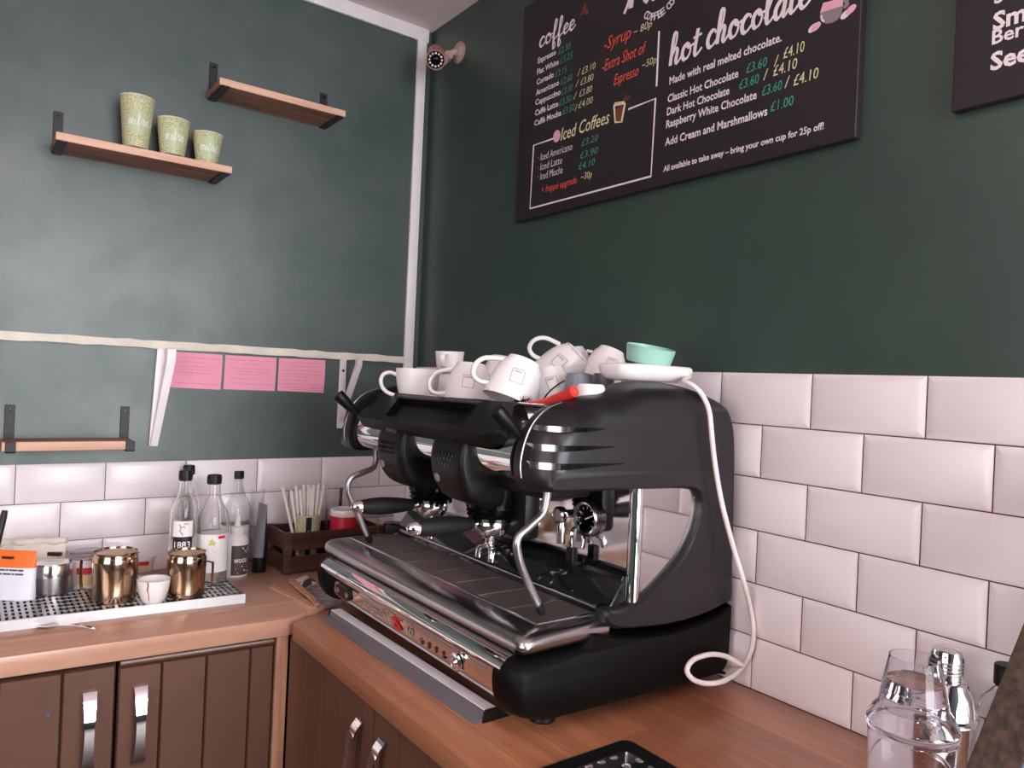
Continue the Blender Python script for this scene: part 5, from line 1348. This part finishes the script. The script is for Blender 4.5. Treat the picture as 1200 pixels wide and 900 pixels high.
for i0, i1 in ((1, 12), ):
    R = [[rg[k]*1.0+Vector((rg[k].x, rg[k].y, 0)).normalized()*.0006 for k in range(14, 24)] for rg in rings]; loft(bm, R, cap=False, closed=False)
sub(b_, 'dark_stripe', bm, 'label_black')

# wooden crate and what stands in it
c0 = T(333, 674, Z0); cx0, cy0 = c0.x, c0.y; cx1, cy1 = cx0+.30, cy0+.155
zc1 = height_at(Vector((cx0, cy0, 0)), 333, 625)
t = wthing('wooden_crate', 'small dark stained wooden crate of slats in the corner, holding straws and tins', 'crate', ((cx0+cx1)/2, (cy0+cy1)/2, Z0))
hb = (zc1-Z0)
for (x0, x1, y0, y1) in ((cx0, cx1, cy0, cy0+.009), (cx0, cx1, cy1-.009, cy1)):
    for z0, z1 in ((Z0+.004, Z0+hb*.42), (Z0+hb*.56, Z0+hb*.98)):
        bm = BM(); box(bm, (x0, y0, z0), (x1, y1, z1), .0015, 1); obj('slat', bm, 'crate_wood', t)
for (x0, x1) in ((cx0, cx0+.009), (cx1-.009, cx1)):
    for z0, z1 in ((Z0+.004, Z0+hb*.42), (Z0+hb*.56, Z0+hb*.98)):
        bm = BM(); box(bm, (x0, cy0+.010, z0), (x1, cy1-.010, z1), .0015, 1); obj('slat', bm, 'crate_wood', t)
for x0 in (cx0-.002, cx1-.020):
    for y0 in (cy0-.0035, cy1-.018):
        bm = BM(); box(bm, (x0, y0, Z0+.0005), (x0+.022, y0+.0215, zc1), .002, 1); obj('corner_post', bm, 'crate_wood', t)
bm = BM(); box(bm, (cx0+.010, cy0+.010, Z0+.003), (cx1-.010, cy1-.010, Z0+.009)); obj('bottom_board', bm, 'crate_wood', t)
ZB = Z0+.0095
def in_crate(px, y): P = on(px, 610, 1, -abs(y)); return Vector((P.x, P.y, ZB))
ym = cy0+.075
P = in_crate(360.5, ym); rt = 15.5*m_per_px(P); hs = height_at(P, 360, 602)-ZB
t = thing('paper_cup', 'leafy paper cup with dark green panel standing in the crate, full of straws', 'cup', P)
rb = rt*.74
bm = BM(); lathe(bm, [(0, .003), (rb, 0), (rt, hs), (rt-.001, hs), (rb-.001, .004), (0, .004)], 36); b_ = obj('body', bm, 'paper_leafy', t)
th = math.atan2((CAM-P).y, (CAM-P).x)+.1; prr = lambda y: rb+(rt-rb)*y/hs
fc = wrap(prr, th)
bm = BM(); loft(bm, [[fc(-.008+.016*i/6, y, H) for i in range(7)]+[fc(.008-.016*i/6, y, H-.0004) for i in range(7)] for y, H in ((.002, .0006), (hs*.33, .0006), (hs*.66, .0006), (hs*.97, .0006))]); pn = obj('green_panel', bm, 'label_black', t)
bm = BM(); ribbon(bm, [(-.005, hs*.55), (0, hs*.72), (.005, hs*.55)], .0022, .0003, lambda x, y, H: fc(x, y, .0007+H)); ribbon(bm, [(.004, hs*.50), (-.004, hs*.50)], .0022, .0003, lambda x, y, H: fc(x, y, .0007+H)); o = obj('panel_symbol', bm, 'lime', pn, None)
# straws fanning out of that cup
st = [(331, 571), (341, 575), (347, 569), (352, 574), (356, 568), (362, 568), (368, 568), (374, 567), (380, 569), (365, 573)]
names = ['leaning furthest left', 'second from the left', 'third from the left', 'fourth from the left', 'fifth from the left', 'in the middle of the bunch', 'fourth from the right', 'second from the right', 'leaning furthest right', 'at the back of the middle']
Ps = P
for k, (px, py) in enumerate(st):
    tip = on(px, py, 1, Ps.y+.004*(k % 3)-.003); q = (px-361)/22
    ft = Vector((Ps.x+q*rb*.62+.002*(k % 2), Ps.y+((k % 3)-1)*rb*.42, ZB+.0048))
    d = (tip-ft); Ls = d.length; d.normalize()
    bm = BM(); lathe(bm, [(.0038, 0), (.0046, 0), (.0046, Ls), (.0038, Ls), (.0038, .001), (.0038, 0)], 12, lookmat(ft, d, (1, 0, 0)))
    solo('paper_straw', bm, 'straw_white', 'white paper straw in the leafy cup, '+names[k], 'straw', tuple(ft), 'white straws in the leafy cup')
# red tin with pale lid and two stirrers
P = in_crate(405, cy0+.062); r = 19.5*m_per_px(P); ht = height_at(P, 405, 596)-ZB
t = thing('red_canister', 'red canister with pale lid standing in the crate behind the left steam wand', 'canister', P)
bm = BM(); lathe(bm, [(0, 0), (r*1.02, 0), (r*1.03, .003), (r*.90, ht*.88), (0, ht*.88)], 40); b_ = obj('body', bm, 'red_tin', t)
bm = BM(); lathe(bm, [(0, ht*.88), (r*.93, ht*.88), (r*.94, ht*.89), (r*.93, ht*.985), (r*.90, ht), (r*.6, ht), (r*.6, ht*.985), (0, ht*.985)], 40); obj('lid', bm, 'white_plastic', t)
th = math.atan2((CAM-P).y, (CAM-P).x)-.15
bm = BM(); band(bm, r*.97, th, .42, ht*.30, ht*.46, .0012); sub(b_, 'dark_label', bm, 'label_black')
for (px, py, q, m_, nm_, lb) in ((383, 567, -.62, 'steel', 'steel_rod', 'thin steel rod leaning behind the red canister'), (400, 572, .1, 'crate_wood', 'stirrer', 'dark wooden stick standing behind the red canister')):
    ft = Vector((P.x+q*r, P.y+r+.012, ZB)); tip = on(px, py, 1, ft.y+.006); 
    bm = BM(); tube(bm, [ft, tip], .0036 if m_ == 'steel' else .0048, 10); solo(nm_, bm, m_, lb, 'stick', tuple(ft))
# leafy cup and small carton beyond the crate
P = on(453, 640, 1, -.20); P.z = Z0; P.x = max(P.x, cx1+.036)
hb2 = height_at(P, 453, 612)-Z0
t = thing('paper_cup', 'leafy paper cup with dark lid standing right of the red canister, behind the machine', 'cup', P)
bm = BM(); lathe(bm, [(0, 0), (.026, 0), (.030, hb2*.72), (0, hb2*.72)], 32); obj('body', bm, 'paper_leafy', t)
bm = BM(); lathe(bm, [(0, hb2*.72), (.033, hb2*.72), (.033, hb2*.80), (.028, hb2), (0, hb2)], 32); obj('lid', bm, 'brown_band', t)
P = on(472, 640, 1, -.10); hc = height_at(P, 472, 597)
bm = BM(); box(bm, (P.x-.025, -.125, Z0+.0005), (P.x+.025, -.075, hc), .002, 1)
solo('carton', bm, 'label_white', 'small white carton standing in the corner behind the coffee machine', 'carton', (P.x, -.10, Z0))
# wooden tongs
t = wthing('wooden_tongs', 'pale wooden tongs lying open on the worktop in front of the crate', 'tongs', tuple(T(345, 697, Z0)))
def arm(pts, w):
    C = catmull(pts, 6); rings = []
    for i, p in enumerate(C):
        u_ = i/(len(C)-1); tg = (C[min(i+1, len(C)-1)]-C[max(i-1, 0)]).normalized(); s_ = Vector((-tg.y, tg.x, 0)).normalized(); ww = w*(.75+.45*u_) if u_ < .93 else w*.8
        rings.append([p-s_*ww, p+s_*ww, p+s_*ww+Vector((0, 0, .005)), p-s_*ww+Vector((0, 0, .005))])
    bm = BM(); loft(bm, rings); bmesh.ops.bevel(bm, geom=[e for e in bm.edges if e.calc_length() > 0], offset=.0004, segments=1, affect='EDGES'); return bm
q = [T(317, 688, Z0), T(332, 695, Z0), T(350, 703, Z0), T(368, 713, Z0)]; obj('arm', arm(q, .0085), 'pale_wood', t, 40)
q = [p+Vector((0, 0, .007)) for p in (T(371, 713, Z0), T(365, 705, Z0), T(352, 694, Z0), T(341, 683, Z0))]; obj('arm', arm(q, .0075), 'pale_wood', t, 40)
# crumpled plastic packet
random.seed(9)
t = wthing('plastic_packet', 'crumpled clear plastic packet with printed white end beside the machine base', 'packet', tuple(T(372, 690, Z0)))
c = [T(352, 688, Z0), T(385, 712, Z0), T(410, 706, Z0), T(388, 674, Z0), T(366, 673, Z0)]
def blanket(bm, A_, B_, C_, D_, n, m_, hmax, seed):
    random.seed(seed); V = []
    for i in range(n+1):
        row = []
        for j in range(m_+1):
            u_, v = i/n, j/m_; p = A_.lerp(B_, u_).lerp(D_.lerp(C_, u_), v); e = min(u_, 1-u_, v, 1-v)*4
            row.append(bm.verts.new(p+Vector((random.uniform(-.003, .003), random.uniform(-.003, .003), .001+min(1, e)*hmax*random.uniform(.25, 1)))))
        V.append(row)
    W = [[bm.verts.new(Vector((v.co.x, v.co.y, Z0+.0006))) for v in row] for row in V]
    for i in range(n):
        for j in range(m_): bm.faces.new((V[i][j], V[i+1][j], V[i+1][j+1], V[i][j+1])); bm.faces.new((W[i][j], W[i][j+1], W[i+1][j+1], W[i+1][j]))
    ed = [(i, 0) for i in range(n)]+[(n, j) for j in range(m_)]+[(i, m_) for i in range(n, 0, -1)]+[(0, j) for j in range(m_, 0, -1)]
    for k in range(len(ed)): a, b = ed[k], ed[(k+1) % len(ed)]; bm.faces.new((V[a[0]][a[1]], V[b[0]][b[1]], W[b[0]][b[1]], W[a[0]][a[1]]))
bm = BM(); blanket(bm, T(356, 692, Z0), T(383, 713, Z0), T(412, 704, Z0), T(385, 676, Z0), 12, 9, .026, 5); obj('film', bm, 'clear_film', t, 70)
bm = BM(); blanket(bm, T(338, 683, Z0), T(352, 693, Z0), T(372, 684, Z0), T(358, 674, Z0), 5, 6, .008, 6); pe = obj('printed_end', bm, 'label_white', t, 50)
bm = BM(); blanket(bm, T(347, 686, Z0), T(354, 691, Z0), T(371, 683, Z0), T(364, 678, Z0), 4, 5, .0085, 8); bmesh.ops.translate(bm, verts=bm.verts, vec=(0, 0, .001)); obj('dark_print', bm, 'label_brown', t, 50)

# left end of the tray: pouch, paper bag, canister, tubs
def oriented(P): z = Vector((0, 0, 1)); return lookmat(P, z, Vector((CR.x, CR.y, 0)))
Pp = T(11, 700, ZT)-FH*.004; Pp.z = ZT; mp_ = m_per_px(Pp); wp = 62*mp_; hp2 = height_at(Pp, 20, 645)-ZT
t = thing('sweetener_pouch', 'white stand-up pouch with orange top band at the left edge of the tray', 'pouch', mw=oriented(Pp))
def pillow(bm, w, z0, z1, d0, d1, n=6):
    R = []
    for i in range(n+1):
        u_ = i/n; z = z0+(z1-z0)*u_; d = d0+(d1-d0)*u_; R.append([Vector((w/2*math.copysign(abs(math.cos(q))**.5, math.cos(q)), d*math.sin(q), z)) for q in [2*math.pi*k/24 for k in range(24)]])
    loft(bm, R)
bm = BM(); pillow(bm, wp, 0, hp2*.66, .020, .012); b_ = obj('body', bm, 'pouch_white', t, 50)
bm = BM(); pillow(bm, wp*1.002, hp2*.66, hp2, .012, .0015); o = obj('top_band', bm, 'orange', t, 50)
bm = BM(); box(bm, (-.012, -.012, hp2*.84), (.014, -.006, hp2*.885), .001, 1); o2 = obj('hang_slot', bm, 'brown_band', o)
bm = BM()
for k, z in enumerate((.61, .53)):
    x = -.048
    while x < wp*.32:
        L_2 = .006+.006*((int(x*1e4)*7+k) % 3); box(bm, (x, -.0186+z*.009, hp2*(z-.014)), (min(x+L_2, wp*.36), -.0120, hp2*(z+.018))); x += L_2+.002
obj('small_print', bm, 'ink', b_)
Pp = T(12, 690, ZT)+FH*.075; Pp.z = ZT; hp3 = height_at(Pp, 30, 628)-ZT
t = thing('paper_bag', 'crumpled cream paper bag with rolled top behind the orange-topped pouch', 'bag', mw=oriented(Pp))
bm = BM(); random.seed(2); R = []
for i in range(9):
    u_ = i/8; d = .034*(1-u_)**.8+.006; R.append([Vector(((.095-.012*u_)*math.copysign(abs(math.cos(q))**.6, math.cos(q))+random.uniform(-.003, .003), d*math.sin(q)+random.uniform(-.003, .003), (hp3-.018)*u_+(.006*math.cos(q) if u_ > .6 else 0))) for q in [2*math.pi*k/26 for k in range(26)]])
loft(bm, R); obj('body', bm, 'pouch_cream', t, 50)
bm = BM(); C = [Vector((x, 0.003*math.sin(x*90), hp3-.014+.08*x)) for x in [-.085+.170*i/14 for i in range(15)]]; tube(bm, C, [.009+.0015*math.sin(i*1.7) for i in range(15)], 12); obj('rolled_top', bm, 'pouch_cream', t, 50)
bm = BM(); box(bm, (.050, -.020, hp3*.62), (.083, -.010, hp3*.70), .001, 1); obj('dark_print', bm, 'brown_band', t)
P, r, h = spot(41, 81, 699, 657, ZT)
t = thing('steel_canister', 'low brushed steel canister with pale rounded lid beside the orange-topped pouch', 'canister', P)
bm = BM(); lathe(bm, [(0, 0), (r*.92, 0), (r*.94, .002), (r*.94, h*.56), (0, h*.56)], 40); obj('body', bm, 'steel', t)
bm = BM(); lathe(bm, [(r*.94, h*.54), (r*1.0, h*.55), (r*1.0, h*.90), (r*.94, h*.97), (r*.6, h), (0, h)], 40); obj('lid', bm, 'chrome_soft', t)
def tub(label, xl, xr, yb, yt, bags):
    P, r, h = spot(xl, xr, yb, yt, Z0 if yb < 690 else ZT)
    t = thing('plastic_tub', label, 'tub', P, 'white plastic tubs with red labels')
    bm = BM(); lathe(bm, [(0, 0), (r*.80, 0), (r*.82, .002), (r*.95, h*.74), (r*1.0, h*.745), (r*1.0, h*.80), (r*.93, h*.80), (r*.78, .006), (0, .006)], 36); b_ = obj('body', bm, 'white_plastic', t)
    th = math.atan2((CAM-P).y, (CAM-P).x)
    bm = BM(); band(bm, r*.915, th-.1, .55, h*.42, h*.60, .002); sub(b_, 'red_label', bm, 'red_tin')
    bm = BM(); band(bm, r*.885, th-.1, .50, h*.12, h*.40, .003); sub(b_, 'tan_label', bm, 'yellow_tan')
    if not bags:
        bm = BM(); lathe(bm, [(r*1.0, h*.80), (r*1.02, h*.81), (r*.98, h*.98), (r*.9, h), (0, h), (0, h*.985), (r*.93, h*.975), (r*.97, h*.80)], 36); obj('clear_lid', bm, 'acrylic', t)
    return t, P, r, h
tub('white plastic tub with clear lid and red label, left of the large brass jug', 83, 119, 691, 645, False)
t, P, r, h = tub('open white plastic tub with red label and sachets, right of the large brass jug', 149, 183, 672, 646, True)
random.seed(5)
for k, (m_, lb) in enumerate((('clear_film', 'clear crinkled sachet at the left of the open tub'), ('lime', 'yellow-green sachet at the right of the open tub'), ('brown_band', 'dark sachet at the right edge of the open tub'), ('clear_film', 'tall clear crinkled sachet in the middle of the open tub'))):
    q = ((-.45, .1, .045, .022), (.35, -.1, .022, .011), (.62, .1, .026, .006), (.05, .25, .055, .026))[k]
    base_ = P+Vector((CR.x*q[0]*r, CR.y*q[0]*r, 0))+FH*q[1]*r; base_.z = P.z+h*.45
    R = []
    for i in range(6):
        u_ = i/5; R.append([base_+Vector((CR.x, CR.y, 0))*(q[3]*(.45+.55*math.sin(math.pi*(.25+.6*u_)))*math.cos(a)+.004*u_*random.uniform(-1, 1))+FH*(.006*(1-u_*.7)*math.sin(a))+Vector((0, 0, (h*.45+q[2])*u_)) for a in [2*math.pi*j/14 for j in range(14)]])
    bm = BM(); loft(bm, R); solo('sachet', bm, m_, lb, 'sachet', tuple(base_), 'sachets in the open tub', 50)
# grey-handled utensil at the left edge, behind the bag
a = T(-14, 668, Z0); a.y = -.10; b_ = on(6, 598, 1, -.06)
a = on(-16, 655, 1, -.085)
a.z = Z0+.001
t = wthing('kitchen_utensil', 'utensil with dark grey handle leaning against the tiles at the far left edge', 'utensil', tuple(a))
bm = BM(); d = (b_-a); tube(bm, catmull([a, a+d*.4, a+d*.7, b_], 4), [.004]*6+[.0075]*6+[.006], 12); obj('handle', bm, 'black_metal', t)
for o in list(bpy.data.objects):
    if 'o' in o: del o['o']
